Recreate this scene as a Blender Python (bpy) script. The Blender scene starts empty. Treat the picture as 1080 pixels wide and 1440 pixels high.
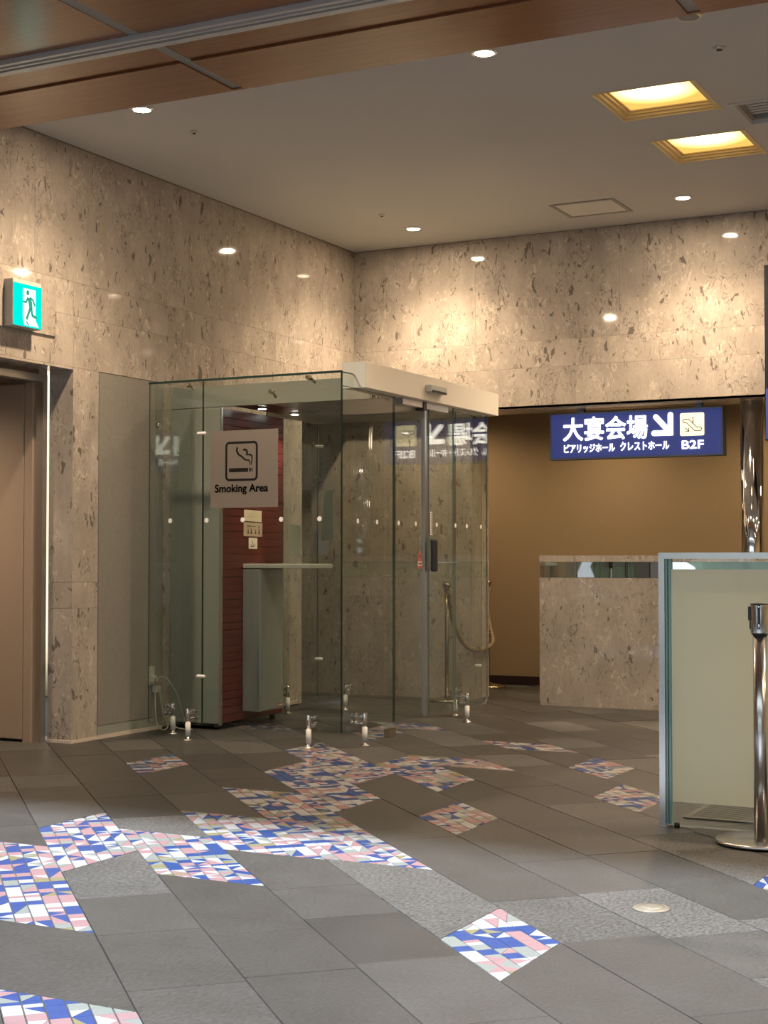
import bpy, bmesh, math, random
from mathutils import Vector, Matrix
random.seed(11)
SC = bpy.context.scene
COL = SC.collection
V = Vector

# ------------------------------------------------------------------ camera, world, sun, exposure
cam_d = bpy.data.cameras.new('camera')
cam_d.sensor_fit = 'VERTICAL'; cam_d.sensor_height = 36.0
cam_d.lens = 36.0 * 2132.5 / 1440.0
cam_d.clip_start = 0.05; cam_d.clip_end = 200
cam = bpy.data.objects.new('camera', cam_d); COL.objects.link(cam)
cam.location = (0, 0, 1.13)
cam.rotation_euler = (math.pi / 2 + 0.03088, 0, 0.47238)
SC.camera = cam

world = bpy.data.worlds.new('sky'); SC.world = world; world.use_nodes = True
bgn = world.node_tree.nodes['Background']
bgn.inputs[0].default_value = (0.82, 0.91, 1.0, 1); bgn.inputs[1].default_value = 0.6

sun_d = bpy.data.lights.new('skylight_sun', 'SUN'); sun_d.energy = 6.3; sun_d.angle = math.radians(4.0)
sun_d.color = (0.78, 0.89, 1.0)
sun = bpy.data.objects.new('skylight_sun', sun_d); COL.objects.link(sun)
sun.rotation_euler = (math.radians(45.5), 0, 0)      # comes from behind and above, through the open atrium

vs = SC.view_settings
vs.view_transform = 'Standard'; vs.look = 'None'; vs.gamma = 1.0; vs.exposure = 1.66
vs.use_curve_mapping = False
WARM = (1.0, 0.755, 0.51)

# ------------------------------------------------------------------ materials
MATS = {}
def new_mat(name):
    m = bpy.data.materials.new(name); m.use_nodes = True
    nt = m.node_tree
    return m, nt, nt.nodes['Principled BSDF']
def plain(name, col, rough=0.5, metal=0.0, spec=0.5, noise=0.0, nscale=40.0, bump=0.0, emit=None, estr=0.0, coat=0.0):
    m, nt, b = new_mat(name)
    b.inputs['Base Color'].default_value = (*col, 1)
    b.inputs['Roughness'].default_value = rough
    b.inputs['Metallic'].default_value = metal
    b.inputs['Specular IOR Level'].default_value = spec
    b.inputs['Coat Weight'].default_value = coat
    if emit:
        b.inputs['Emission Color'].default_value = (*emit, 1)
        b.inputs['Emission Strength'].default_value = estr
    if noise or bump:
        tc = nt.nodes.new('ShaderNodeTexCoord')
        n = nt.nodes.new('ShaderNodeTexNoise'); n.inputs['Scale'].default_value = nscale; n.inputs['Detail'].default_value = 4
        nt.links.new(tc.outputs['Object'], n.inputs['Vector'])
        if noise:
            mx = nt.nodes.new('ShaderNodeMix'); mx.data_type = 'RGBA'
            lo = tuple(c * (1 - noise) for c in col); hi = tuple(min(1, c * (1 + noise)) for c in col)
            mx.inputs[6].default_value = (*lo, 1); mx.inputs[7].default_value = (*hi, 1)
            nt.links.new(n.outputs['Fac'], mx.inputs[0]); nt.links.new(mx.outputs[2], b.inputs['Base Color'])
        if bump:
            bp = nt.nodes.new('ShaderNodeBump'); bp.inputs['Strength'].default_value = bump; bp.inputs['Distance'].default_value = 0.004
            nt.links.new(n.outputs['Fac'], bp.inputs['Height']); nt.links.new(bp.outputs['Normal'], b.inputs['Normal'])
    MATS[name] = m
    return m

def ramp(nt, stops, interp='LINEAR'):
    r = nt.nodes.new('ShaderNodeValToRGB'); r.color_ramp.interpolation = interp
    els = r.color_ramp.elements
    while len(els) < len(stops): els.new(0.5)
    for e, (p, c) in zip(els, stops): e.position = p; e.color = (*c, 1) if len(c) == 3 else c
    return r
def mixc(nt, fac, a, bcol):
    mx = nt.nodes.new('ShaderNodeMix'); mx.data_type = 'RGBA'
    if hasattr(fac, 'links') or not isinstance(fac, (int, float)): nt.links.new(fac, mx.inputs[0])
    else: mx.inputs[0].default_value = fac
    for i, s in ((6, a), (7, bcol)):
        if isinstance(s, tuple): mx.inputs[i].default_value = (*s, 1)
        else: nt.links.new(s, mx.inputs[i])
    return mx.outputs[2]
def shellstone(name, base=(0.405, 0.355, 0.305), rough=0.045):
    """polished fossil limestone: soft beige clouds, dark specks and curls, pale shell curls"""
    m, nt, b = new_mat(name)
    geo = nt.nodes.new('ShaderNodeNewGeometry')
    oi = nt.nodes.new('ShaderNodeObjectInfo')
    off = nt.nodes.new('ShaderNodeVectorMath'); off.operation = 'SCALE'
    cmb = nt.nodes.new('ShaderNodeCombineXYZ')
    for i in range(3): nt.links.new(oi.outputs['Random'], cmb.inputs[i])
    nt.links.new(cmb.outputs[0], off.inputs[0]); off.inputs['Scale'].default_value = 23.0
    add = nt.nodes.new('ShaderNodeVectorMath'); add.operation = 'ADD'
    nt.links.new(geo.outputs['Position'], add.inputs[0]); nt.links.new(off.outputs[0], add.inputs[1])
    P = add.outputs[0]
    def mapped(sc):
        mp = nt.nodes.new('ShaderNodeMapping'); mp.inputs['Scale'].default_value = sc
        nt.links.new(P, mp.inputs['Vector']); return mp.outputs[0]
    def noise(vec, scale, detail=3, dist=0.0, rough_=0.5):
        n = nt.nodes.new('ShaderNodeTexNoise'); n.inputs['Scale'].default_value = scale
        n.inputs['Detail'].default_value = detail; n.inputs['Distortion'].default_value = dist
        n.inputs['Roughness'].default_value = rough_
        nt.links.new(vec, n.inputs['Vector']); return n.outputs['Fac']
    def thr(fac, lo, hi):
        r = ramp(nt, [(lo, (0, 0, 0)), (hi, (1, 1, 1))]); nt.links.new(fac, r.inputs[0]); return r.outputs[0]
    def mul(a, c):
        mm = nt.nodes.new('ShaderNodeMath'); mm.operation = 'MULTIPLY'
        nt.links.new(a, mm.inputs[0])
        if isinstance(c, (int, float)): mm.inputs[1].default_value = c
        else: nt.links.new(c, mm.inputs[1])
        return mm.outputs[0]
    v1 = mapped((1, 1, 0.55))
    cloud = noise(v1, 6, 6)
    fine = noise(v1, 55, 4)
    b1 = tuple(c * 0.86 for c in base); b2 = tuple(min(1, c * 1.13) for c in base)
    c0 = mixc(nt, thr(cloud, 0.32, 0.68), b1, b2)
    c0 = mixc(nt, mul(thr(fine, 0.45, 0.75), 0.35), c0, tuple(c * 0.62 for c in base))
    # thin curls = band of a warped noise, kept only in patches
    def curls(scale, dist, width, patch_scale, p_lo, p_hi):
        n = noise(v1, scale, 2, dist)
        r = ramp(nt, [(0.5 - width, (0, 0, 0)), (0.5, (1, 1, 1)), (0.5 + width, (0, 0, 0))])
        nt.links.new(n, r.inputs[0])
        return mul(r.outputs[0], thr(noise(v1, patch_scale, 2), p_lo, p_hi))
    c0 = mixc(nt, mul(curls(15, 0.9, 0.03, 7, 0.50, 0.60), 0.75), c0, tuple(min(1, c * 1.55) for c in base))
    v2 = mapped((1.1, 1.1, 0.5)); 
    c0 = mixc(nt, mul(curls(19, 0.9, 0.028, 6.3, 0.49, 0.58), 0.85), c0, tuple(c * 0.36 for c in base))
    sp = noise(v2, 21, 3, 0.6)
    c0 = mixc(nt, mul(thr(sp, 0.64, 0.68), 0.85), c0, tuple(c * 0.30 for c in base))
    sp2 = noise(mapped((1, 1, 0.7)), 19, 2, 0.4)
    c0 = mixc(nt, mul(thr(sp2, 0.68, 0.72), 0.6), c0, tuple(min(1, c * 1.5) for c in base))
    # slab to slab tone
    hsv = nt.nodes.new('ShaderNodeHueSaturation')
    mr = nt.nodes.new('ShaderNodeMapRange'); mr.inputs[3].default_value = 0.965; mr.inputs[4].default_value = 1.035
    nt.links.new(oi.outputs['Random'], mr.inputs[0]); nt.links.new(mr.outputs[0], hsv.inputs['Value'])
    nt.links.new(c0, hsv.inputs['Color']); nt.links.new(hsv.outputs[0], b.inputs['Base Color'])
    b.inputs['Roughness'].default_value = rough
    b.inputs['Specular IOR Level'].default_value = 0.5
    MATS[name] = m
    return m
def slabstone(name, base, rough, bump, speck):
    m, nt, b = new_mat(name)
    geo = nt.nodes.new('ShaderNodeNewGeometry'); oi = nt.nodes.new('ShaderNodeObjectInfo')
    n = nt.nodes.new('ShaderNodeTexNoise'); n.inputs['Scale'].default_value = 95; n.inputs['Detail'].default_value = 6
    n2 = nt.nodes.new('ShaderNodeTexNoise'); n2.inputs['Scale'].default_value = 5; n2.inputs['Detail'].default_value = 3
    mp = nt.nodes.new('ShaderNodeMapping'); mp.inputs['Rotation'].default_value = (0, 0, math.radians(45)); mp.inputs['Scale'].default_value = (1, 0.5, 1)
    nt.links.new(geo.outputs['Position'], mp.inputs[0])
    nt.links.new(mp.outputs[0], n.inputs['Vector']); nt.links.new(geo.outputs['Position'], n2.inputs['Vector'])
    r = ramp(nt, [(0.36, tuple(c * (1 - speck) for c in base)), (0.66, tuple(c * (1 + speck) for c in base))])
    nt.links.new(n.outputs['Fac'], r.inputs[0])
    r2 = ramp(nt, [(0.3, (0.88, 0.88, 0.88)), (0.7, (1.1, 1.1, 1.1))]); nt.links.new(n2.outputs['Fac'], r2.inputs[0])
    mu = nt.nodes.new('ShaderNodeMix'); mu.data_type = 'RGBA'; mu.blend_type = 'MULTIPLY'; mu.inputs[0].default_value = 1
    nt.links.new(r.outputs[0], mu.inputs[6]); nt.links.new(r2.outputs[0], mu.inputs[7])
    hsv = nt.nodes.new('ShaderNodeHueSaturation')
    mr = nt.nodes.new('ShaderNodeMapRange'); mr.inputs[3].default_value = 0.86; mr.inputs[4].default_value = 1.16
    nt.links.new(oi.outputs['Random'], mr.inputs[0]); nt.links.new(mr.outputs[0], hsv.inputs['Value'])
    nt.links.new(mu.outputs[2], hsv.inputs['Color']); nt.links.new(hsv.outputs[0], b.inputs['Base Color'])
    b.inputs['Roughness'].default_value = rough
    b.inputs['Specular IOR Level'].default_value = 0.4
    bp = nt.nodes.new('ShaderNodeBump'); bp.inputs['Strength'].default_value = bump; bp.inputs['Distance'].default_value = 0.004
    nt.links.new(n.outputs['Fac'], bp.inputs['Height']); nt.links.new(bp.outputs['Normal'], b.inputs['Normal'])
    MATS[name] = m
def glassmat(name, tint, refl=1.0, ior=1.5):
    """clear sheet glass: Fresnel reflection over a tinted see-through body"""
    m = bpy.data.materials.new(name); m.use_nodes = True; nt = m.node_tree
    nt.nodes.clear()
    out = nt.nodes.new('ShaderNodeOutputMaterial')
    tr = nt.nodes.new('ShaderNodeBsdfTransparent'); tr.inputs[0].default_value = (*tint, 1)
    gl = nt.nodes.new('ShaderNodeBsdfGlossy'); gl.inputs['Roughness'].default_value = 0.0; gl.inputs[0].default_value = (refl,) * 3 + (1,)
    fr = nt.nodes.new('ShaderNodeFresnel'); fr.inputs[0].default_value = ior
    geo = nt.nodes.new('ShaderNodeNewGeometry')
    # the same Fresnel value from the inner side of the pane
    neg = nt.nodes.new('ShaderNodeVectorMath'); neg.operation = 'SCALE'
    mm = nt.nodes.new('ShaderNodeMath'); mm.operation = 'MULTIPLY_ADD'; mm.inputs[1].default_value = -2.0; mm.inputs[2].default_value = 1.0
    nt.links.new(geo.outputs['Backfacing'], mm.inputs[0]); nt.links.new(geo.outputs['Normal'], neg.inputs[0]); 
    lw = nt.nodes.new('ShaderNodeLayerWeight'); lw.inputs[0].default_value = 0.5
    # Schlick from facing
    p5 = nt.nodes.new('ShaderNodeMath'); p5.operation = 'POWER'; p5.inputs[1].default_value = 5.0
    nt.links.new(lw.outputs['Facing'], p5.inputs[0])
    f0 = ((ior - 1) / (ior + 1)) ** 2
    ma = nt.nodes.new('ShaderNodeMath'); ma.operation = 'MULTIPLY_ADD'; ma.inputs[1].default_value = 1 - f0; ma.inputs[2].default_value = f0
    nt.links.new(p5.outputs[0], ma.inputs[0])
    nt.nodes.remove(neg); nt.nodes.remove(mm); nt.nodes.remove(geo); nt.nodes.remove(fr)
    mx = nt.nodes.new('ShaderNodeMixShader')
    nt.links.new(ma.outputs[0], mx.inputs[0]); nt.links.new(tr.outputs[0], mx.inputs[1]); nt.links.new(gl.outputs[0], mx.inputs[2])
    nt.links.new(mx.outputs[0], out.inputs[0])
    MATS[name] = m
def woodmat(name, base, rough=0.22):
    m, nt, b = new_mat(name)
    tc = nt.nodes.new('ShaderNodeNewGeometry')
    mp = nt.nodes.new('ShaderNodeMapping'); mp.inputs['Scale'].default_value = (1.2, 26, 26)
    nt.links.new(tc.outputs['Position'], mp.inputs[0])
    n = nt.nodes.new('ShaderNodeTexNoise'); n.inputs['Scale'].default_value = 2.2; n.inputs['Detail'].default_value = 6; n.inputs['Distortion'].default_value = 0.4
    nt.links.new(mp.outputs[0], n.inputs['Vector'])
    r = ramp(nt, [(0.3, tuple(c * 0.86 for c in base)), (0.7, tuple(c * 1.12 for c in base))])
    nt.links.new(n.outputs['Fac'], r.inputs[0]); nt.links.new(r.outputs[0], b.inputs['Base Color'])
    bp = nt.nodes.new('ShaderNodeBump'); bp.inputs['Strength'].default_value = 0.03; bp.inputs['Distance'].default_value = 0.002
    nt.links.new(n.outputs['Fac'], bp.inputs['Height']); nt.links.new(bp.outputs['Normal'], b.inputs['Normal'])
    b.inputs['Roughness'].default_value = rough; b.inputs['Specular IOR Level'].default_value = 0.6
    MATS[name] = m
def emis(name, col, s):
    m = bpy.data.materials.new(name); m.use_nodes = True; nt = m.node_tree; nt.nodes.clear()
    out = nt.nodes.new('ShaderNodeOutputMaterial'); e = nt.nodes.new('ShaderNodeEmission')
    e.inputs[0].default_value = (*col, 1); e.inputs[1].default_value = s
    nt.links.new(e.outputs[0], out.inputs[0]); MATS[name] = m
    return m

shellstone('shellstone')
plain('stone_joint', (0.24, 0.20, 0.16), 0.8)
slabstone('slab_smooth', (0.044, 0.0415, 0.039), 0.42, 0.25, 0.22)
slabstone('slab_flamed', (0.058, 0.055, 0.052), 0.58, 0.9, 0.42)
slabstone('slab_dark', (0.039, 0.037, 0.035), 0.40, 0.2, 0.2)
plain('floor_grout', (0.060, 0.057, 0.053), 0.9, noise=0.2, nscale=60)
plain('tile_white', (0.31, 0.31, 0.31), 0.22, noise=0.04, nscale=30)
plain('tile_blue', (0.023, 0.05, 0.165), 0.25, noise=0.15, nscale=30)
plain('tile_pink', (0.255, 0.15, 0.155), 0.25, noise=0.08, nscale=30)
plain('tile_sage', (0.18, 0.19, 0.175), 0.25, noise=0.06, nscale=30)
plain('tile_ochre', (0.18, 0.155, 0.085), 0.25, noise=0.1, nscale=30)
plain('mosaic_grout', (0.045, 0.042, 0.042), 0.9)
plain('plaster', (0.56, 0.55, 0.53), 0.9, noise=0.06, nscale=90, bump=0.25)
woodmat('wood', (0.25, 0.098, 0.040), 0.21)
plain('aluminium', (0.62, 0.60, 0.57), 0.32, metal=1.0)
plain('grey_strip', (0.30, 0.29, 0.27), 0.5, metal=0.2, noise=0.15, nscale=120)
plain('rail_pale', (0.62, 0.61, 0.60), 0.4, metal=0.35)
plain('chrome', (0.80, 0.80, 0.80), 0.06, metal=1.0)
plain('brushed_steel', (0.62, 0.60, 0.57), 0.22, metal=1.0, noise=0.06, nscale=20)
plain('brass_steel', (0.52, 0.45, 0.34), 0.22, metal=1.0)
plain('mirror', (0.85, 0.86, 0.86), 0.01, metal=1.0)
glassmat('glass', (0.89, 0.918, 0.90))
plain('glass_edge', (0.010, 0.030, 0.026), 0.4, spec=0.3)
plain('edge_pale', (0.13, 0.17, 0.155), 0.2, spec=0.5)
plain('edge_teal', (0.20, 0.36, 0.33), 0.10, spec=0.8)
plain('film_silver', (0.40, 0.355, 0.31), 0.36, metal=0.7, noise=0.03, nscale=200)
def frosted():
    m, nt, b = new_mat('frosted_film')
    b.inputs['Base Color'].default_value = (0.86, 0.84, 0.68, 1); b.inputs['Roughness'].default_value = 0.30
    tl = nt.nodes.new('ShaderNodeBsdfTranslucent'); tl.inputs[0].default_value = (0.90, 0.88, 0.70, 1)
    mx = nt.nodes.new('ShaderNodeMixShader'); mx.inputs[0].default_value = 0.45
    nt.links.new(b.outputs[0], mx.inputs[1]); nt.links.new(tl.outputs[0], mx.inputs[2])
    nt.links.new(mx.outputs[0], nt.nodes['Material Output'].inputs[0]); MATS['frosted_film'] = m
frosted()
plain('ink_black', (0.010, 0.009, 0.009), 0.7, spec=0.15)
plain('dot_white', (0.85, 0.83, 0.78), 0.5)
plain('grey_panel', (0.235, 0.222, 0.195), 0.55, noise=0.18, nscale=55, bump=0.15)
plain('cabinet_grey', (0.29, 0.30, 0.265), 0.42, noise=0.02, nscale=10)
plain('ashtray_grey', (0.36, 0.39, 0.37), 0.36, metal=0.5)
plain('red_lacquer', (0.10, 0.012, 0.010), 0.32, noise=0.12, nscale=18)
plain('red_dark', (0.055, 0.010, 0.009), 0.35)
plain('table_grey', (0.45, 0.45, 0.40), 0.35)
plain('header_white', (0.86, 0.80, 0.69), 0.40)
plain('header_end', (0.52, 0.53, 0.50), 0.40)
plain('brown_wall', (0.33, 0.235, 0.135), 0.75, noise=0.07, nscale=70, bump=0.1)
plain('base_dark', (0.03, 0.014, 0.012), 0.45)
plain('door_tan', (0.33, 0.255, 0.195), 0.45, noise=0.03, nscale=60)
plain('base_pale', (0.60, 0.52, 0.45), 0.5)
plain('sign_blue', (0.045, 0.06, 0.22), 0.35, emit=(0.06, 0.09, 0.40), estr=0.11)
plain('sign_frame', (0.16, 0.19, 0.26), 0.4, metal=0.3)
plain('sign_side', (0.03, 0.035, 0.06), 0.5)
emis('letter_light', (1.0, 0.93, 0.80), 1.3)
emis('icon_light', (1.0, 0.84, 0.50), 0.55)
plain('icon_line', (0.30, 0.10, 0.02), 0.6)
emis('exit_green', (0.0, 0.72, 0.60), 0.42)
emis('exit_white', (0.80, 1.0, 0.97), 0.45)
plain('exit_case', (0.50, 0.48, 0.42), 0.5)
plain('exit_man', (0.0, 0.10, 0.08), 0.5, emit=(0.0, 0.42, 0.34), estr=0.16)
plain('paper_cream', (0.66, 0.56, 0.38), 0.6, noise=0.06, nscale=30)
plain('paper_tan', (0.48, 0.37, 0.26), 0.6)
plain('paper_white', (0.78, 0.70, 0.55), 0.6)
plain('sheet_pale', (0.50, 0.55, 0.43), 0.6, noise=0.05, nscale=20)
plain('sticker_red', (0.38, 0.12, 0.10), 0.5)
plain('ink_brown', (0.12, 0.09, 0.06), 0.6)
plain('rubber_black', (0.02, 0.02, 0.022), 0.45)
plain('cable_white', (0.48, 0.46, 0.38), 0.5)
plain('rope_gold', (0.17, 0.12, 0.065), 0.8)
plain('sleeve_white', (0.66, 0.66, 0.64), 0.3)
plain('white_trim', (0.66, 0.66, 0.64), 0.5)
plain('navy_panel', (0.010, 0.011, 0.022), 0.35)
plain('panel_white', (0.66, 0.64, 0.60), 0.6)
plain('grille_grey', (0.30, 0.29, 0.27), 0.5)
plain('grate_dark', (0.11, 0.105, 0.095), 0.5, metal=0.3)
plain('dark_hole', (0.02, 0.02, 0.02), 0.8)
plain('gold_step', (0.74, 0.56, 0.27), 0.45)
emis('lamp_lens', (1.0, 0.90, 0.72), 14.0)
emis('booth_lens', (1.0, 0.93, 0.85), 12.0)
plain('floor_lamp_glass', (0.17, 0.145, 0.11), 0.4, metal=0.2)
plain('outside_leaf', (0.05, 0.11, 0.03), 0.7)
plain('rear_wood', (0.17, 0.085, 0.045), 0.5, noise=0.15, nscale=12)
# diffuser of the coffers: bulb's hot spot painted in as a radial emission gradient
def diffuser():
    m = bpy.data.materials.new('coffer_diffuser'); m.use_nodes = True; nt = m.node_tree; nt.nodes.clear()
    out = nt.nodes.new('ShaderNodeOutputMaterial'); e = nt.nodes.new('ShaderNodeEmission')
    tc = nt.nodes.new('ShaderNodeTexCoord'); gr = nt.nodes.new('ShaderNodeTexGradient'); gr.gradient_type = 'SPHERICAL'
    mp = nt.nodes.new('ShaderNodeMapping'); mp.inputs['Scale'].default_value = (3.6, 3.6, 1); mp.inputs['Location'].default_value = (0, 0.36, 0)
    nt.links.new(tc.outputs['Object'], mp.inputs[0]); nt.links.new(mp.outputs[0], gr.inputs[0])
    r = ramp(nt, [(0.0, (1.0, 0.58, 0.13)), (0.55, (1.0, 0.78, 0.38)), (1.0, (1.0, 0.92, 0.66))]); nt.links.new(gr.outputs['Fac'], r.inputs[0])
    mr = nt.nodes.new('ShaderNodeMapRange'); mr.inputs[3].default_value = 0.36; mr.inputs[4].default_value = 1.9
    nt.links.new(gr.outputs['Fac'], mr.inputs[0])
    nt.links.new(r.outputs[0], e.inputs[0]); nt.links.new(mr.outputs[0], e.inputs[1]); nt.links.new(e.outputs[0], out.inputs[0])
    MATS['coffer_diffuser'] = m
diffuser()

# ------------------------------------------------------------------ geometry helpers
class MB:
    """collects shapes in world coordinates, builds ONE mesh object"""
    def __init__(s): s.v = []; s.f = []; s.m = []; s.sm = []
    def add(s, vs_, fs, mi=0, smooth=False):
        o = len(s.v); s.v += [V(p) for p in vs_]
        for f in fs: s.f.append([i + o for i in f]); s.m.append(mi); s.sm.append(smooth)
        return s
    def box(s, x0, x1, y0, y1, z0, z1, mi=0, bev=0.0):
        if bev > 0:
            b = min(bev, abs(x1 - x0) * .45, abs(y1 - y0) * .45, abs(z1 - z0) * .45)
            bm = bmesh.new()
            bmesh.ops.create_cube(bm, size=1)
            for q in bm.verts: q.co = V(((x0 + x1) / 2 + q.co.x * (x1 - x0), (y0 + y1) / 2 + q.co.y * (y1 - y0), (z0 + z1) / 2 + q.co.z * (z1 - z0)))
            bmesh.ops.bevel(bm, geom=bm.edges[:], offset=b, segments=2, affect='EDGES', profile=0.5)
            bm.verts.index_update()
            s.add([q.co.copy() for q in bm.verts], [[q.index for q in f.verts] for f in bm.faces], mi)
            bm.free(); return s
        vs_ = [(x0, y0, z0), (x1, y0, z0), (x1, y1, z0), (x0, y1, z0), (x0, y0, z1), (x1, y0, z1), (x1, y1, z1), (x0, y1, z1)]
        return s.add(vs_, [(0, 3, 2, 1), (4, 5, 6, 7), (0, 1, 5, 4), (1, 2, 6, 5), (2, 3, 7, 6), (3, 0, 4, 7)], mi)
    def tube(s, pts, r, n=10, mi=0, cap=True, rs=None):
        pts = [V(p) for p in pts]; rings = []
        up = V((0, 0, 1))
        for i, p in enumerate(pts):
            d = (pts[min(i + 1, len(pts) - 1)] - pts[max(i - 1, 0)]).normalized()
            a = d.cross(up)
            if a.length < 1e-3: a = d.cross(V((1, 0, 0)))
            a.normalize(); c = d.cross(a)
            rr = rs[i] if rs else r
            rings.append([p + (a * math.cos(t) + c * math.sin(t)) * rr for t in [2 * math.pi * k / n for k in range(n)]])
        vs_ = [q for R in rings for q in R]; fs = []
        for i in range(len(rings) - 1):
            for k in range(n): fs.append((i * n + k, i * n + (k + 1) % n, (i + 1) * n + (k + 1) % n, (i + 1) * n + k))
        s.add(vs_, fs, mi, True)
        if cap:
            s.add(rings[0], [list(range(n))[::-1]], mi); s.add(rings[-1], [list(range(n))], mi)
        return s
    def lathe(s, c, prof, n=32, mi=0, smooth=True):
        """prof: (r, z) bottom to top around vertical axis at c"""
        vs_ = []; fs = []
        for r, z in prof:
            for k in range(n):
                t = 2 * math.pi * k / n; vs_.append((c[0] + r * math.cos(t), c[1] + r * math.sin(t), c[2] + z))
        for i in range(len(prof) - 1):
            for k in range(n): fs.append((i * n + k, i * n + (k + 1) % n, (i + 1) * n + (k + 1) % n, (i + 1) * n + k))
        s.add(vs_, fs, mi, smooth)
        if prof[0][0] > 1e-5: s.add(vs_[:n], [list(range(n))[::-1]], mi)
        if prof[-1][0] > 1e-5: s.add(vs_[-n:], [list(range(n))], mi)
        return s
    def prism(s, pts, dirv, mi=0):
        """planar polygon pts (counter-clockwise seen against dirv) pulled along dirv"""
        n = len(pts); a = [V(p) for p in pts]; b = [p + V(dirv) for p in a]
        s.add(a + b, [list(range(n))[::-1], list(range(n, 2 * n))] + [(i, (i + 1) % n, n + (i + 1) % n, n + i) for i in range(n)], mi)
        return s
    def build(s, name, mat, parent=None, origin=None):
        me = bpy.data.meshes.new(name)
        if origin is None:
            xs = [p.x for p in s.v]; ys = [p.y for p in s.v]; zs = [p.z for p in s.v]
            origin = V(((min(xs) + max(xs)) / 2, (min(ys) + max(ys)) / 2, min(zs)))
        origin = V(origin)
        me.from_pydata([p - origin for p in s.v], [], s.f)
        mats = mat if isinstance(mat, (list, tuple)) else [mat]
        for q in mats: me.materials.append(MATS[q])
        me.polygons.foreach_set('material_index', s.m)
        me.polygons.foreach_set('use_smooth', s.sm)
        bm = bmesh.new(); bm.from_mesh(me)
        bmesh.ops.remove_doubles(bm, verts=bm.verts[:], dist=1e-6) if len(bm.verts) < 4000 else None
        bmesh.ops.recalc_face_normals(bm, faces=bm.faces[:])
        bm.to_mesh(me); bm.free()
        o = bpy.data.objects.new(name, me); COL.objects.link(o)
        place(o, origin, parent)
        return o
WLOC = {}
def place(o, loc, parent):
    loc = V(loc); WLOC[o.name] = loc
    if parent is not None:
        o.parent = parent; o.location = loc - WLOC[parent.name]
    else: o.location = loc
def tag(o, label=None, cat=None, group=None, kind=None):
    if label: o['label'] = label
    if cat: o['category'] = cat
    if group: o['group'] = group
    if kind: o['kind'] = kind
    return o
def thing(name, loc, label, cat, group=None):
    o = bpy.data.objects.new(name, None); o.empty_display_size = 0.1; COL.objects.link(o)
    place(o, loc, None)
    return tag(o, label, cat, group)
def box(name, x0, x1, y0, y1, z0, z1, mat, parent=None, bev=0.0):
    return MB().box(x0, x1, y0, y1, z0, z1, 0, bev).build(name, mat, parent)
def struct(o): o['kind'] = 'structure'; return o

class Plane:
    """a drawing plane: a to the viewer's right, b up, n towards the viewer"""
    def __init__(s, o, A, B, N): s.o, s.A, s.B, s.N = V(o), V(A), V(B), V(N)
    def P(s, a, b, n=0.0): return s.o + s.A * a + s.B * b + s.N * n
def FRONT(x, y, z): return Plane((x, y, z), (1, 0, 0), (0, 0, 1), (0, -1, 0))     # faces the camera side
def SIDE(x, y, z): return Plane((x, y, z), (0, 1, 0), (0, 0, 1), (1, 0, 0))       # faces +x
def poly(mb, pl, pts, n0, n1, mi=0):
    mb.prism([pl.P(a, b, n0) for a, b in pts], pl.N * (n1 - n0), mi)
def rect(mb, pl, a0, a1, b0, b1, n0, n1, mi=0): poly(mb, pl, [(a0, b0), (a1, b0), (a1, b1), (a0, b1)], n0, n1, mi)
def circ(c, r, n=16, ry=None): return [(c[0] + r * math.cos(2 * math.pi * k / n), c[1] + (ry or r) * math.sin(2 * math.pi * k / n)) for k in range(n)]
def rrect(a0, a1, b0, b1, r, n=5):
    out = []
    for cx, cy, t0 in ((a1 - r, b0 + r, -90), (a1 - r, b1 - r, 0), (a0 + r, b1 - r, 90), (a0 + r, b0 + r, 180)):
        for k in range(n + 1):
            t = math.radians(t0 + 90 * k / n); out.append((cx + r * math.cos(t), cy + r * math.sin(t)))
    return out
def stroke(mb, pl, pts, w, n0, n1, closed=False, mi=0, ws=None):
    """a drawn line of width w as raised strip, quads with shared mitres"""
    m = len(pts); L = []; R = []
    for i in range(m):
        p = V(pts[i]).to_2d() if len(pts[i]) > 2 else V((pts[i][0], pts[i][1]))
        pa = V(pts[(i - 1) % m]) if (closed or i > 0) else None
        pb = V(pts[(i + 1) % m]) if (closed or i < m - 1) else None
        d1 = (V(pts[i]) - pa).normalized() if pa is not None else None
        d2 = (pb - V(pts[i])).normalized() if pb is not None else None
        d1 = d1 or d2; d2 = d2 or d1
        n_ = V((-(d1.y + d2.y), d1.x + d2.x)); n_.normalize()
        k = 1 / max(0.5, n_.dot(V((-d1.y, d1.x))))
        ww = (ws[i] if ws else w) * 0.5 * k
        L.append(p + n_ * ww); R.append(p - n_ * ww)
    rng = range(m if closed else m - 1)
    for i in rng:
        j = (i + 1) % m
        poly(mb, pl, [R[i], R[j], L[j], L[i]], n0, n1, mi)
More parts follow.
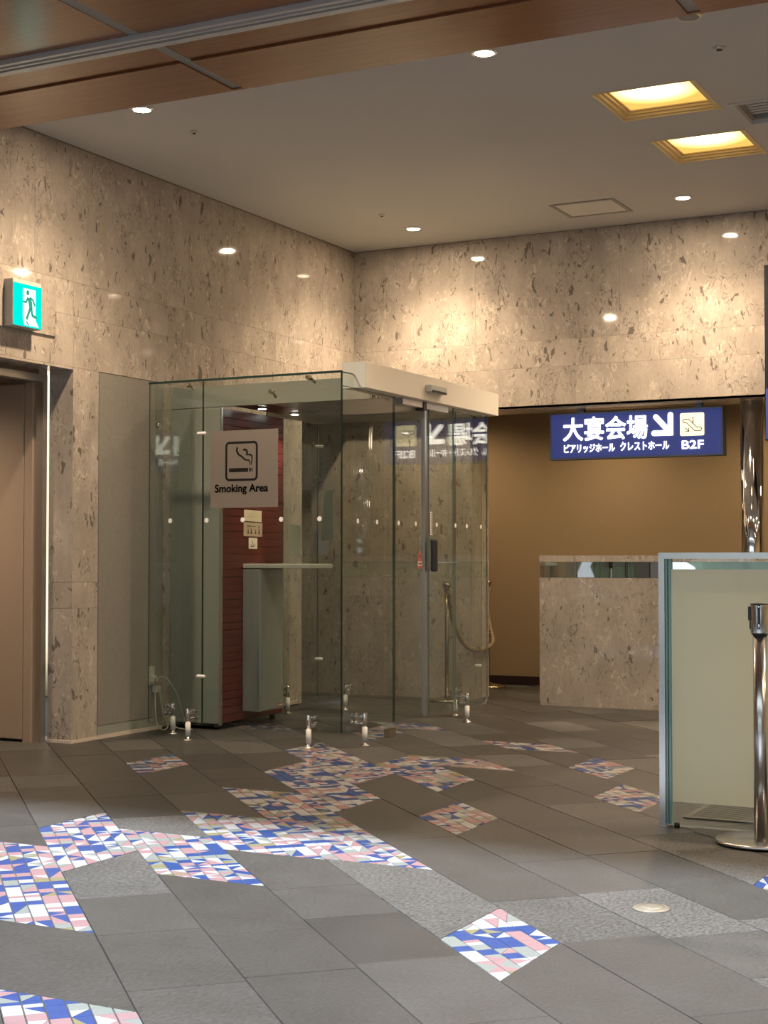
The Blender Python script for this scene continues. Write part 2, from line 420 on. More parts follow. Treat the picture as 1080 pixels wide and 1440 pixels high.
def text(pl, body, a, b, height, n0, depth, mat, parent, name='lettering', bold=0.0, width=None, spacing=1.0, fat=0.0):
    """letters as a thin solid; a,b = lower left of the line, width = total width to fit"""
    cu = bpy.data.curves.new(name, 'FONT'); cu.body = body; cu.size = 1.0; cu.offset = bold; cu.resolution_u = 4
    cu.space_character = spacing
    tmp = bpy.data.objects.new('tmp', cu); COL.objects.link(tmp)
    dg = bpy.context.evaluated_depsgraph_get()
    me = bpy.data.meshes.new_from_object(tmp.evaluated_get(dg))
    bpy.data.objects.remove(tmp); bpy.data.curves.remove(cu)
    xs = [v.co.x for v in me.vertices]; ys = [v.co.y for v in me.vertices]
    x0, x1, y0, y1 = min(xs), max(xs), min(ys), max(ys)
    sy = height / (y1 - y0); sx = (width / (x1 - x0)) if width else sy
    bm = bmesh.new(); bm.from_mesh(me)
    bmesh.ops.remove_doubles(bm, verts=bm.verts[:], dist=1e-4)
    if fat:
        base_geom = bm.verts[:] + bm.edges[:] + bm.faces[:]
        for ang in range(8):
            d_ = bmesh.ops.duplicate(bm, geom=base_geom)
            for e in d_['geom']:
                if isinstance(e, bmesh.types.BMVert): e.co.x += fat * math.cos(ang * math.pi / 4); e.co.y += fat * math.sin(ang * math.pi / 4)
    ret = bmesh.ops.extrude_face_region(bm, geom=bm.faces[:])
    ext = {e for e in ret['geom'] if isinstance(e, bmesh.types.BMVert)}
    org = pl.P(a, b, n0)
    for v in bm.verts:
        p = pl.P(a + (v.co.x - x0) * sx, b + (v.co.y - y0) * sy, n0 + (depth if v in ext else 0.0))
        v.co = p - org
    bmesh.ops.recalc_face_normals(bm, faces=bm.faces[:])
    m2 = bpy.data.meshes.new(name); bm.to_mesh(m2); bm.free()
    bpy.data.meshes.remove(me)
    m2.materials.append(MATS[mat])
    o = bpy.data.objects.new(name, m2); COL.objects.link(o); place(o, org, parent)
    return o

# ------------------------------------------------------------------ key dimensions (metres, read off the photograph's perspective)
XL = -5.94; YB = 11.08; ZC = 3.68; ZL = 2.31

# ------------------------------------------------------------------ floor: diagonal stone strips with mosaic inlays
floor = MB()
floor.box(-9.0, 6.0, -7.0, 13.2, -0.10, -0.006)
floor = struct(floor.build('floor', 'floor_grout'))
S2 = math.sqrt(0.5); W = 0.3225; V0 = 0.59
def uv2w(u, v, z=0.0): return V(((v - u) * S2, (u + v) * S2, z))
# strip: [(u of near cut at the strip's low-v edge, slope, u of far cut, slope)]
MOSAIC = {
 -1: [(3.10, -1, 4.145, -1), (4.985, -1, 6.43, -1)],
  0: [(5.60, 1, 6.535, 1)],
  1: [(5.47, -1, 6.42, -1)],
  2: [(5.85, -1, 6.80, -1), (7.98, 1, 8.45, 1)],
  3: [(3.80, 1, 4.27, 1), (5.55, -1, 7.43, -1)],
  4: [(6.53, 1, 7.90, 1)],
  5: [(5.85, 1, 6.32, 1), (7.30, 1, 8.73, 1), (9.97, -1, 10.45, -1)],
  6: [(6.96, 1, 7.97, 1)],
  7: [(4.16, 1, 4.64, 1), (7.83, -1, 8.30, -1), (9.04, 1, 9.51, 1)],
  8: [(6.11, 1, 6.58, 1), (9.67, -1, 10.12, -1)],
  9: [(7.08, 1, 7.55, 1), (8.40, -1, 8.83, -1)],
}
KNOWN = {4: [4.12, 4.68, 5.08], 6: [5.985, 5.30], -1: [4.70], 3: [4.85], 5: [5.25, 4.70], 7: [5.60]}
GAP = 0.0022
def clip_poly(pts, fn):
    out = []
    for i in range(len(pts)):
        a, b = pts[i], pts[(i + 1) % len(pts)]; fa, fb = fn(a), fn(b)
        if fa >= 0: out.append(a)
        if (fa >= 0) != (fb >= 0):
            t = fa / (fa - fb); out.append((a[0] + (b[0] - a[0]) * t, a[1] + (b[1] - a[1]) * t))
    return out
def area(p): return 0.5 * sum(p[i][0] * p[(i + 1) % len(p)][1] - p[(i + 1) % len(p)][0] * p[i][1] for i in range(len(p)))
slab_n = 0
tiles = []          # (distance, polygon, colour)
mosbed = MB()
slab_rest = MB()
for s in range(-14, 34):
    v0 = V0 + s * W; v1 = v0 + W
    ulo, uhi = -3.5, 13.2
    cuts = []       # sequence of (near_u, near_t, far_u, far_t, kind)
    cur = (ulo, 0)
    segs = []
    for ms in MOSAIC.get(s, []):
        segs.append((cur[0], cur[1], ms[0], ms[1], 'stone')); segs.append((*ms, 'mosaic')); cur = (ms[2], ms[3])
    segs.append((cur[0], cur[1], uhi, 0, 'stone'))
    for (a, ta, b, tb, kind) in segs:
        if kind == 'mosaic':
            quad = [(a, v0), (b, v0), (b + tb * W, v1), (a + ta * W, v1)]
            mosbed.prism([uv2w(q[0], q[1], -0.008) for q in quad[::-1]], (0, 0, 0.0065))
            # six columns along the strip; cells ~6 cm, whole, halved or cut across the corner
            cw = W / 6
            pal = ['tile_white'] * 9 + ['tile_blue'] * 8 + ['tile_pink'] * 7 + ['tile_sage'] * 5 + ['tile_ochre'] * (2 if s in (-1, 1, 2, 3, 6, 7) else 0)
            L = 0.058
            k0 = int(math.floor((min(a, a + ta * W)) / L)) - 1; k1 = int(math.ceil(max(b, b + tb * W) / L)) + 1
            prev = {}
            for c in range(6):
                va, vb = v0 + c * cw + 0.0023, v0 + (c + 1) * cw - 0.0023
                k = k0
                while k < k1:
                    span = 2 if random.random() < 0.18 else 1
                    ua, ub = k * L + 0.0015, (k + span) * L - 0.0015
                    um = (ua + ub) / 2
                    if c % 2 == 1 and k in prev and prev[k][0] == span and random.random() < 0.72:
                        ty, cc = prev[k][1], prev[k][2]; mir = True
                    else:
                        ty = random.choices(['solid', 'd1', 'd2', 'half', 'tri'], [0.42, 0.19, 0.19, 0.12, 0.08])[0]
                        cc = [random.choice(pal) for _ in range(3)]; mir = False
                        while cc[1] == cc[0]: cc[1] = random.choice(pal)
                    if c % 2 == 0: prev[k] = (span, ty, cc)
                    t_ = ty
                    if mir and ty in ('d1', 'd2'): t_ = 'd2' if ty == 'd1' else 'd1'
                    g = 0.0010
                    if t_ == 'solid': ps = [([(ua, va), (ub, va), (ub, vb), (ua, vb)], cc[0])]
                    elif t_ == 'half': ps = [([(ua, va), (um - g, va), (um - g, vb), (ua, vb)], cc[0]), ([(um + g, va), (ub, va), (ub, vb), (um + g, vb)], cc[1])]
                    elif t_ == 'd1': ps = [([(ua, va), (ub - g, va), (ua, vb - g)], cc[0]), ([(ub, va + g), (ub, vb), (ua + g, vb)], cc[1])]
                    elif t_ == 'd2': ps = [([(ua + g, va), (ub, va), (ub, vb - g)], cc[0]), ([(ua, va + g), (ub - g, vb), (ua, vb)], cc[1])]
                    else:
                        vm = va if mir else vb; vo = vb if mir else va
                        ps = [([(ua, vo), (ub, vo), (um, vm)], cc[0]), ([(ua, vo), (um, vm), (ua, vm)], cc[1]), ([(ub, vo), (ub, vm), (um, vm)], cc[1])]
                    for pp, colr in ps:
                        pp = pp if area(pp) > 0 else pp[::-1]
                        pp = clip_poly(pp, lambda q: q[0] - (a + ta * (q[1] - v0)) - 0.002)
                        if len(pp) >= 3: pp = clip_poly(pp, lambda q: (b + tb * (q[1] - v0)) - q[0] - 0.002)
                        if len(pp) >= 3 and abs(area(pp)) > 4e-5:
                            cu_ = sum(q[0] for q in pp) / len(pp); cv_ = sum(q[1] for q in pp) / len(pp)
                            w_ = uv2w(cu_, cv_)
                            if w_.x < XL: continue
                            tiles.append((abs(area(pp)) / (w_.length ** 3), pp, colr, w_))
                    k += span
        else:
            # stone slabs, cross joints square to the strip
            lo_end = max(a, a + ta * W); hi_start = min(b, b + tb * W)
            joints = [j for j in KNOWN.get(s, []) if lo_end + 0.12 < j < hi_start - 0.12]
            j = lo_end + random.uniform(0.2, 0.5)
            while j < hi_start - 0.25:
                if all(abs(j - q) > 0.33 for q in joints): joints.append(j)
                j += random.uniform(0.42, 0.62)
            joints.sort()
            edges = [(a, ta)] + [(q, 0) for q in joints] + [(b, tb)]
            for (e0, t0), (e1, t1) in zip(edges[:-1], edges[1:]):
                va, vb = v0 + GAP, v1 - GAP
                quad = [(e0 + t0 * (va - v0) + GAP * .6, va), (e1 + t1 * (va - v0) - GAP * .6, va), (e1 + t1 * (vb - v0) - GAP * .6, vb), (e0 + t0 * (vb - v0) + GAP * .6, vb)]
                if min(quad[1][0] - quad[0][0], quad[2][0] - quad[3][0]) < -1e-6: continue
                cc = [uv2w(*q) for q in quad]
                c = sum(cc, V()) / 4
                # keep what the photograph can see (and a step around it)
                fwd = -c.x * math.sin(0.47238) + c.y * math.cos(0.47238); rgt = c.x * math.cos(0.47238) + c.y * math.sin(0.47238)
                if c.y > 12.75 or c.y < -0.6 or c.x > 4.6: continue
                far_off = fwd < 3.0 or abs(rgt) > 0.285 * fwd + 0.40
                if c.x < XL - 0.35 and not (c.y > 10.0): continue
                if c.x < -6.9: continue
                area_q = abs(area(quad))
                if area_q < 1e-3: continue
                mat = random.choices(['slab_smooth', 'slab_flamed', 'slab_dark'], [0.5, 0.28, 0.22])[0]
                mb = slab_rest if far_off else MB(); mb.prism([p - V((0, 0, 0.02)) for p in (cc if (cc[1] - cc[0]).cross(cc[2] - cc[0]).z > 0 else cc[::-1])], (0, 0, 0.02 + random.uniform(-0.0008, 0.0008)), ['slab_smooth', 'slab_flamed', 'slab_dark'].index(mat) if far_off else 0)
                if not far_off: mb.build('stone_slab', mat, floor); slab_n += 1
slab_rest = slab_rest.build('stone_slabs', ['slab_smooth', 'slab_flamed', 'slab_dark'], floor); slab_rest['kind'] = 'stuff'
mb_ = mosbed.build('mosaic_bed', 'mosaic_grout', floor)
tiles.sort(key=lambda t: -t[0])
def tile_prism(mb, pp, mi):
    ws = [uv2w(q[0], q[1], -0.006) for q in pp]
    if (ws[1] - ws[0]).cross(ws[2] - ws[0]).z < 0: ws = ws[::-1]
    mb.prism(ws, (0, 0, 0.0065), mi)
for t in tiles[:300]:
    mb = MB(); tile_prism(mb, t[1], 0); mb.build('mosaic_tile', t[2], floor)
rest = MB(); TM = ['tile_white', 'tile_blue', 'tile_pink', 'tile_sage', 'tile_ochre']
for t in tiles[300:]: tile_prism(rest, t[1], TM.index(t[2]))
rest = rest.build('mosaic_tiles', TM, floor); rest['kind'] = 'stuff'

# ------------------------------------------------------------------ walls in shellstone panels
JZ_HIGH = [ZL, 2.628, 2.838, ZC]
def panels_x(parent, xface, spans, rows, th=0.02, stagger=0.0):
    """panels on a wall facing +x; spans: list of y joints, rows: z joints"""
    g = 0.0006
    for z0, z1 in zip(rows[:-1], rows[1:]):
        for y0, y1 in zip(spans[:-1], spans[1:]):
            box('stone_panel', xface - th, xface, y0 + g, y1 - g, z0 + g, z1 - g, 'shellstone', parent)
def panels_y(parent, yface, spans, rows, th=0.02):
    g = 0.0006
    for z0, z1 in zip(rows[:-1], rows[1:]):
        for x0, x1 in zip(spans[:-1], spans[1:]):
            box('stone_panel', x0 + g, x1 - g, yface, yface + th, z0 + g, z1 - g, 'shellstone', parent)
# left wall: doorway y 5.9..7.42, passage y 10.2..11.08 below the band
wl = MB()
wl.box(-6.13, XL - 0.02, 2.0, 5.9, 0, ZL).box(-6.13, XL - 0.02, 7.44, 10.2, 0, ZL).box(-6.13, XL - 0.02, 2.0, 11.5, ZL, 3.9)
wl = struct(wl.build('wall_left', 'stone_joint'))
panels_x(wl, XL, [4.6, 5.85, 7.05, 8.25, 9.45, 10.65, YB], [2.838, ZC])
panels_x(wl, XL, [4.6, 5.9, 7.42, 8.62, 9.82, YB], [2.628, 2.838])
panels_x(wl, XL, [4.6, 5.9, 7.42, 8.62, 9.82, YB], [ZL, 2.628])
panels_x(wl, XL, [7.42, 7.672], [0.012, 0.825, 0.986, ZL])
panels_x(wl, XL, [8.37, 9.2, 10.2], [0.012, 0.825, 0.986, ZL])
# reveal of the doorway (faces the camera)
for z0, z1 in ((0.012, 0.825), (0.825, 0.986), (0.986, ZL)):
    box('stone_panel', -6.125, XL - 0.0005, 7.42, 7.44, z0 + .001, z1 - .001, 'shellstone', wl)
box('stone_panel', -6.125, XL - 0.0005, 5.9, 7.42, ZL - 0.015, ZL - .0005, 'shellstone', wl)
box('stone_panel', -6.125, XL - .0005, 10.2, 10.22, 0.012, ZL, 'shellstone', wl)
# pale foot strip
struct(MB().box(-6.13, XL + 0.004, 7.412, 7.42, 0, 0.018).box(XL, XL + 0.006, 7.42, 7.672, 0, 0.018).box(XL, XL + 0.008, 7.672, 8.36, 0, 0.022).build('baseboard_left', 'base_pale'))
# grey service panel let into the wall beside the booth
gp = thing('wall_panel', (XL, 8.0, 0.0), 'tall grey mottled wall panel between stone pier and glass booth', 'panel')
box('panel_face', XL - 0.02, XL + 0.004, 7.676, 8.36, 0.085, 2.305, 'grey_panel', gp)
box('kick_plate', XL - 0.02, XL + 0.002, 7.676, 8.36, 0.022, 0.083, 'cabinet_grey', gp)

# back wall: band above, lower wall only left of the passage to the corridor
wb = MB()
wb.box(XL - 0.02, 5.0, YB + 0.02, 11.5, ZL + 0.02, 3.9).box(-7.3, -4.93, 11.19, 11.5, 0, ZL)
wb = struct(wb.build('wall_back', 'stone_joint'))
panels_y(wb, YB, [XL, -4.84, -3.64, -2.53, -1.33, -0.13, 1.07, 2.27, 3.47, 5.0], [2.838, ZC])
panels_y(wb, YB, [XL, -4.84, -3.64, -2.53, -1.33, -0.13, 1.07, 2.27, 3.47, 5.0], [2.628, 2.838])
panels_y(wb, YB, [XL, -5.2, -4.0, -2.53, -1.33, -0.13, 1.07, 2.27, 3.47, 5.0], [ZL, 2.628])
panels_y(wb, 11.17, [-7.3, -6.4, -5.66, -4.93], [0.002, 0.825, 0.986, ZL])
for x0, x1 in ((XL, -4.84), (-4.84, -3.64), (-3.64, -2.53), (-2.53, -1.33), (-1.33, 1.07), (1.07, 5.0)):
    box('stone_panel', x0 + .001, x1 - .001, YB, 11.5, ZL, ZL + 0.02, 'shellstone', wb)
box('stone_panel', -4.93, -4.91, 11.17, 11.5, 0.002, ZL, 'shellstone', wb)
# corridor behind
wc = struct(MB().box(-8.6, 5.0, 12.76, 12.95, 0, 3.0).build('wall_corridor', 'brown_wall'))
struct(MB().box(-8.6, 5.0, 12.735, 12.76, 0, 0.075).build('baseboard_corridor', 'base_dark'))
struct(MB().box(-8.6, 5.0, 11.5, 12.95, 2.62, 2.7).build('ceiling_corridor', 'plaster'))
struct(MB().box(-8.7, -8.6, 9.8, 12.95, 0, 3.0).build('wall_passage', 'brown_wall'))
struct(MB().box(-8.6, -6.13, 9.9, 10.0, 0, 3.0).build('wall_passage_side', 'brown_wall'))
struct(MB().box(-8.6, -6.13, 10.0, 11.5, 2.5, 2.6).build('ceiling_passage', 'plaster'))

for cx_ in (-5.6, -4.2, -2.8, -1.2):  # fill lamps added out of view to brighten the brown corridor wall
    t = thing('corridor_fill_light', (cx_, 12.1, 2.61), 'added fill light in the corridor ceiling above the brown wall, hidden by the stone band', 'ceiling light', 'added corridor fill lights')
    MB().lathe((cx_, 12.1, 2.62), [(0.05, -0.006), (0.06, 0)], 20).build('trim_ring', 'chrome', t)
    l = bpy.data.lights.new('corridor_fill_beam', 'SPOT'); l.energy = 26; l.color = (1.0, 0.74, 0.44); l.spot_size = math.radians(150); l.spot_blend = 1.0; l.shadow_soft_size = 0.12
    o = bpy.data.objects.new('corridor_fill_beam', l); COL.objects.link(o); place(o, (cx_, 12.1, 2.59), t)
# doorway: frame, opened leaf, room behind
dr = struct(MB().box(-6.20, -6.135, 7.37, 7.412, 0, 2.27).box(-6.20, -6.135, 5.9, 5.95, 0, 2.27).box(-6.20, -6.135, 5.95, 7.37, 2.225, 2.27).build('door_1', 'aluminium'))
box('door_leaf', -7.10, -6.265, 7.345, 7.385, 0.018, 2.215, 'door_tan', dr, 0.002)
box('door_jamb', -6.262, -6.202, 7.352, 7.40, 0, 2.225, 'door_tan', dr)
MB().tube([(-7.02, 7.345, 1.02), (-7.02, 7.30, 1.02), (-6.92, 7.30, 1.02)], 0.01, 8).build('door_handle', 'brushed_steel', dr)
struct(MB().box(-7.95, -7.85, 5.0, 7.6, 0, 3.0).build('wall_inner', 'door_tan'))
struct(MB().box(-7.85, -6.21, 7.42, 7.5, 0, 2.9).build('wall_inner_side', 'door_tan'))
struct(MB().box(-7.95, -6.13, 4.9, 5.0, 0, 3.0).build('wall_inner_end', 'door_tan'))
struct(MB().box(-7.85, -6.14, 5.0, 7.42, 2.45, 2.55).build('ceiling_inner', 'plaster'))

t = thing('inner_room_fill', (-6.95, 6.5, 2.44), 'added fill lamp in the room behind the doorway', 'ceiling light')  # unseen lamp added to brighten the opened door leaf
MB().lathe((-6.95, 6.5, 2.45), [(0.07, -0.02), (0.08, 0)], 20).build('shade', 'white_trim', t)
l = bpy.data.lights.new('inner_room_fill_beam', 'SPOT'); l.energy = 55; l.color = WARM; l.spot_size = math.radians(150); l.spot_blend = 1.0; l.shadow_soft_size = 0.1
o = bpy.data.objects.new('inner_room_fill_beam', l); COL.objects.link(o); place(o, (-6.95, 6.5, 2.41), t)
# ------------------------------------------------------------------ ceiling with coffers, wooden soffit
COF = [(-2.745, -2.165, 7.865, 8.445), (-2.735, -2.155, 8.925, 9.505)]
AC = (-2.12, -1.50, 8.385, 8.86)
ce = MB()
holes = COF + [AC]
xs = sorted({-6.2, 5.0} | {h[0] for h in holes} | {h[1] for h in holes})
ys = sorted({6.25, 13.0} | {h[2] for h in holes} | {h[3] for h in holes})
for xa, xb in zip(xs[:-1], xs[1:]):
    for ya, yb in zip(ys[:-1], ys[1:]):
        cx, cy = (xa + xb) / 2, (ya + yb) / 2
        if any(h[0] < cx < h[1] and h[2] < cy < h[3] for h in holes): continue
        ce.box(xa, xb, ya, yb, ZC, ZC + 0.03)
ce.box(-6.2, 5.0, 6.25, 13.0, 4.02, 4.1)
ce = struct(ce.build('ceiling', 'plaster'))
# shadow gap line along the walls
struct(MB().box(XL, XL + 0.012, 6.25, YB, ZC - 0.006, ZC).box(XL, -1.9, YB - 0.008, YB, ZC - 0.005, ZC).build('trim_1', 'stone_joint'))

so = struct(MB().box(-9.0, 5.0, 1.95, 6.25, 3.475, 3.85).build('ceiling_soffit', 'grey_strip'))
ZS = 3.445
wx = [-7.6, -6.3, -4.03, -3.97, -1.75, -1.69, 0.6, 2.8]
for xa, xb in ((-9.0, -6.30), (-6.24, -4.032), (-3.972, -1.75), (-1.69, 0.55), (0.61, 2.8), (2.86, 5.0)):
    ya_ = 1.95
    for yb_ in (2.9, 4.1, 5.405):
        box('wood_panel', xa, xb, ya_ + .002, yb_ - .002, ZS, 3.475, 'wood', so); ya_ = yb_
    box('wood_panel', xa, xb, 5.545, 5.795, ZS + 0.004, 3.475, 'wood', so)
    box('wood_panel', xa, xb, 5.805, 6.25, ZS - 0.006, 3.475, 'wood', so)
box('wood_panel', -9.0, 5.0, 6.25, 6.27, ZS - 0.006, ZC, 'wood', so)
for xa in (-6.30, -4.032, -1.75, 0.55, 2.80):
    for ya_, yb_ in ((1.95, 5.403), (5.547, 6.25)): box('joint_strip', xa + .001, xa + .059, ya_, yb_, ZS + 0.002, 3.475, 'grey_strip', so)
rail = MB().box(-9.0, 5.0, 5.407, 5.428, ZS - 0.022, 3.475).box(-9.0, 5.0, 5.428, 5.465, ZS - 0.008, 3.475).box(-9.0, 5.0, 5.465, 5.48, ZS - 0.018, 3.475).box(-9.0, 5.0, 5.48, 5.50, ZS + 0.01, 3.475).box(-9.0, 5.0, 5.50, 5.543, ZS - 0.020, 3.475)
rail = rail.build('ceiling_rail', 'rail_pale'); tag(rail, 'long grooved aluminium rail crossing the wooden ceiling', 'rail')

def downlight(x, y, label, lit=True, power=60, z=ZC, r=0.062, grp='round ceiling downlights'):
    t = thing('downlight', (x, y, z - 0.012), label, 'ceiling light', grp)
    MB().lathe((x, y, z), [(r * 0.80, -0.002), (r * 0.84, -0.010), (r * 1.02, -0.010), (r * 1.12, -0.004), (r * 1.13, 0.0)], 28).build('trim_ring', 'aluminium' if not lit else 'chrome', t)
    MB().lathe((x, y, z), [(r * 0.02, -0.0075), (r * 0.8, -0.0075), (r * 0.8, -0.001)], 28).build('lens', 'lamp_lens' if lit else 'grille_grey', t)
    if lit:
        l = bpy.data.lights.new('downlight_beam', 'SPOT'); l.energy = power * 0.72; l.color = WARM
        l.spot_size = math.radians(132); l.spot_blend = 1.0; l.shadow_soft_size = 0.045
        o = bpy.data.objects.new('downlight_beam', l); COL.objects.link(o); place(o, (x, y, z - 0.03), t)
        l2 = bpy.data.lights.new('downlight_glow', 'AREA'); l2.shape = 'DISK'; l2.size = 0.10; l2.energy = power * 0.045; l2.color = WARM
        o2 = bpy.data.objects.new('downlight_glow', l2); COL.objects.link(o2); place(o2, (x, y, z - 0.02), t)
    return t
PW = 108
downlight(-5.10, 6.965, 'bright round downlight just past the wood ceiling, near the stone wall', power=PW)
downlight(-2.99, 6.96, 'bright round downlight just past the wood ceiling, nearer the golden coffers', power=PW)
downlight(-5.09, 10.46, 'bright round downlight in the plaster, near the corner of the stone walls', power=PW)
downlight(-2.955, 10.415, 'bright round downlight by the ceiling hatch, near the far stone wall', power=PW)
downlight(-1.93, 6.925, 'unlit round downlight with grey lens at the ceiling edge', lit=False, r=0.058)
# lights of the same row beyond the frame
downlight(-0.85, 6.96, 'bright round downlight of the wood-side row beyond the golden coffers', power=PW)
downlight(-0.85, 10.41, 'bright round downlight of the far row beyond the navy panel', power=PW)
for x_, y_ in ((1.3, 6.96), (3.4, 6.96), (1.3, 8.7), (3.4, 8.7), (1.3, 10.41), (3.4, 10.41)):  # lamps added out of view so their bounce lifts the ceiling
    downlight(x_, y_, 'added unseen downlight in the plaster over the hall beyond the screen', power=PW, grp='added downlights over the far side of the hall')
for x_, y_ in ((1.6, 4.75), (3.6, 4.75)):  # out-of-view pair added to warm the frosted screen and near floor
    downlight(x_, y_, 'added unseen downlight in the wooden ceiling over the hall', power=PW * 1.1, z=3.445, grp='added downlights in the wooden ceiling')

def small_cap(x, y, label, r=0.022):
    t = thing('ceiling_detector', (x, y, ZC - 0.012), label, 'detector', 'small ceiling detectors')
    MB().lathe((x, y, ZC), [(r * 0.45, -0.012), (r * 0.9, -0.008), (r * 1.1, 0)], 18).build('rim', 'aluminium', t)
    MB().lathe((x, y, ZC), [(r * 0.02, -0.0135), (r * 0.5, -0.0135), (r * 0.5, -0.008)], 14).build('cap', 'dark_hole', t)
small_cap(-1.92, 7.435, 'small round ceiling detector beside the unlit downlight', 0.03)
small_cap(-5.095, 7.48, 'tiny round ceiling detector past the downlight next to the stone wall')
small_cap(-5.097, 9.94, 'tiny round ceiling detector next to the far corner downlight')

for i, (x0, x1, y0, y1) in enumerate(COF):
    t = thing('coffer_light', ((x0 + x1) / 2, (y0 + y1) / 2, ZC - 0.004), ('glowing golden square ceiling coffer nearer the wooden ceiling', 'glowing golden square ceiling coffer nearer the far stone wall')[i], 'ceiling light', 'golden ceiling coffers')
    w = 0.0; z = ZC - 0.004
    for k, (ww, dz) in enumerate(((0.010, 0.010), (0.020, 0.014), (0.020, 0.014), (0.014, 0.012))):
        a0, a1, b0, b1 = x0 + w, x1 - w, y0 + w, y1 - w
        m = MB(); zt = z + dz
        m.box(a0, a0 + ww, b0, b1, z, zt).box(a1 - ww, a1, b0, b1, z, zt).box(a0 + ww, a1 - ww, b0, b0 + ww, z, zt).box(a0 + ww, a1 - ww, b1 - ww, b1, z, zt)
        m.build('step_frame', 'gold_step', t); w += ww; z = zt
    cx, cy = (x0 + x1) / 2, (y0 + y1) / 2
    MB().box(x0 + w, x1 - w, y0 + w, y1 - w, z - 0.006, z + 0.004).build('diffuser', 'coffer_diffuser', t, (cx, cy, z - 0.006))
# air conditioning grille
t = thing('air_grille', (-1.8, 8.62, ZC - 0.004), 'grey recessed air grille beside the golden coffers', 'vent')
x0, x1, y0, y1 = AC
MB().box(x0, x0 + .03, y0, y1, ZC - .006, ZC + .05).box(x1 - .03, x1, y0, y1, ZC - .006, ZC + .05).box(x0 + .03, x1 - .03, y0, y0 + .03, ZC - .006, ZC + .05).box(x0 + .03, x1 - .03, y1 - .03, y1, ZC - .006, ZC + .05).build('frame', 'plaster', t)
MB().box(x0 + .03, x0 + .05, y0 + .03, y1 - .03, ZC + .02, ZC + .09).box(x0 + .05, x1 - .03, y1 - .05, y1 - .03, ZC + .02, ZC + .09).build('inner_frame', 'grille_grey', t)
box('backing', x0 + .05, x1 - .03, y0 + .03, y1 - .05, ZC + .08, ZC + .09, 'dark_hole', t)
for k in range(7):
    yy = y0 + 0.06 + k * 0.052
    box('slat', x0 + .05, x1 - .03, yy, yy + .026, ZC + .04, ZC + .045, 'panel_white', t)
# ceiling hatch
t = thing('ceiling_hatch', (-3.643, 10.44, ZC - 0.006), 'square metal framed access hatch in the plaster ceiling', 'hatch')
x0, x1, y0, y1 = -3.885, -3.40, 10.215, 10.66; e = 0.028
MB().box(x0, x0 + e, y0, y1, ZC - .006, ZC).box(x1 - e, x1, y0, y1, ZC - .006, ZC).box(x0 + e, x1 - e, y0, y0 + e, ZC - .006, ZC).box(x0 + e, x1 - e, y1 - e, y1, ZC - .006, ZC).build('frame', 'grille_grey', t)
box('panel', x0 + e + .003, x1 - e - .003, y0 + e + .003, y1 - e - .003, ZC - .0035, ZC, 'panel_white', t)

# ------------------------------------------------------------------ the rest of the hall behind the camera (seen only in reflections)
struct(MB().box(5.0, 5.2, -7, 13.2, 0, 5.0).build('wall_right', 'brown_wall'))
wr = MB()
for x in (-9.0, -6.0, -3.0, 0.0, 3.0): wr.box(x, x + 0.5, -7.0, -6.7, 0, 5.0)
wr.box(-9.0, 5.0, -7.0, -6.7, 4.2, 5.0).box(-9.0, 5.0, -7.0, -6.7, 0, 0.25)
struct(wr.build('wall_rear', 'rear_wood'))
struct(MB().box(-9.1, -9.0, -7, 5.0, 0, 5.0).build('wall_left_rear', 'rear_wood'))
struct(MB().box(-9.1, 5.2, -7.0, -0.95, 3.44, 3.6).build('ceiling_rear_sunblock', 'plaster'))  # unseen roof added to keep the sun off the rear floor
hg = MB()
for k in range(30):
    x = -9 + k * 0.48 + random.uniform(-.1, .1); r = random.uniform(.5, .8); zc = random.uniform(.6, 2.1)
    hg.lathe((x, -9 + random.uniform(-.5, .5), zc), [(r * .1, -r), (r * .75, -r * .6), (r, 0), (r * .7, r * .65), (r * .1, r)], 9, 0, False)
hg = hg.build('garden_hedge', 'outside_leaf'); tag(hg, 'dark green garden hedge beyond the glass front', 'hedge', kind='stuff')

# ------------------------------------------------------------------ glass smoking booth
XF = -4.35; YF = 7.95; XW = -5.705; YR = 10.06; GZ0 = 0.092; GZ1 = 2.25; T = 0.010
booth = thing('smoking_booth', ((XF + XW) / 2, (YF + YR) / 2, 0), 'clear glass smoking booth with sliding doors, standing on short steel posts', 'booth')
def pane_y(y, x0, x1, z0=GZ0, z1=GZ1, name='glass_pane', parent=None, edge='glass_edge'):      # sheet across the view
    vs_ = [(x0, y - T / 2, z0), (x1, y - T / 2, z0), (x1, y + T / 2, z0), (x0, y + T / 2, z0), (x0, y - T / 2, z1), (x1, y - T / 2, z1), (x1, y + T / 2, z1), (x0, y + T / 2, z1)]
    m = MB(); m.add(vs_, [(0, 1, 5, 4), (2, 3, 7, 6)], 0); m.add(vs_, [(0, 3, 2, 1), (4, 5, 6, 7), (1, 2, 6, 5), (3, 0, 4, 7)], 1)
    return m.build(name, ['glass', edge], parent or booth)
def pane_x(x, y0, y1, z0=GZ0, z1=GZ1, name='glass_pane', parent=None, edge='glass_edge', round_far=0.0):
    pts = [(y0, z0), (y1 - round_far, z0)]
    if round_far:
        pts = [(y0, z0)] + [(y1 - round_far + round_far * math.sin(t), z0 + round_far - round_far * math.cos(t)) for t in [math.pi / 2 * k / 6 for k in range(7)]]
    pts += [(y1, z1), (y0, z1)]
    n = len(pts)
    a = [(x - T / 2, p[0], p[1]) for p in pts]; b = [(x + T / 2, p[0], p[1]) for p in pts]
    m = MB(); m.add(a, [list(range(n))], 0); m.add(b, [list(range(n))], 0)
    m.add(a + b, [(i, (i + 1) % n, n + (i + 1) % n, n + i) for i in range(n)], 1)
    return m.build(name, ['glass', edge], parent or booth)
pane_y(YF, -5.748, -5.341); pane_y(YF, -5.335, XF)
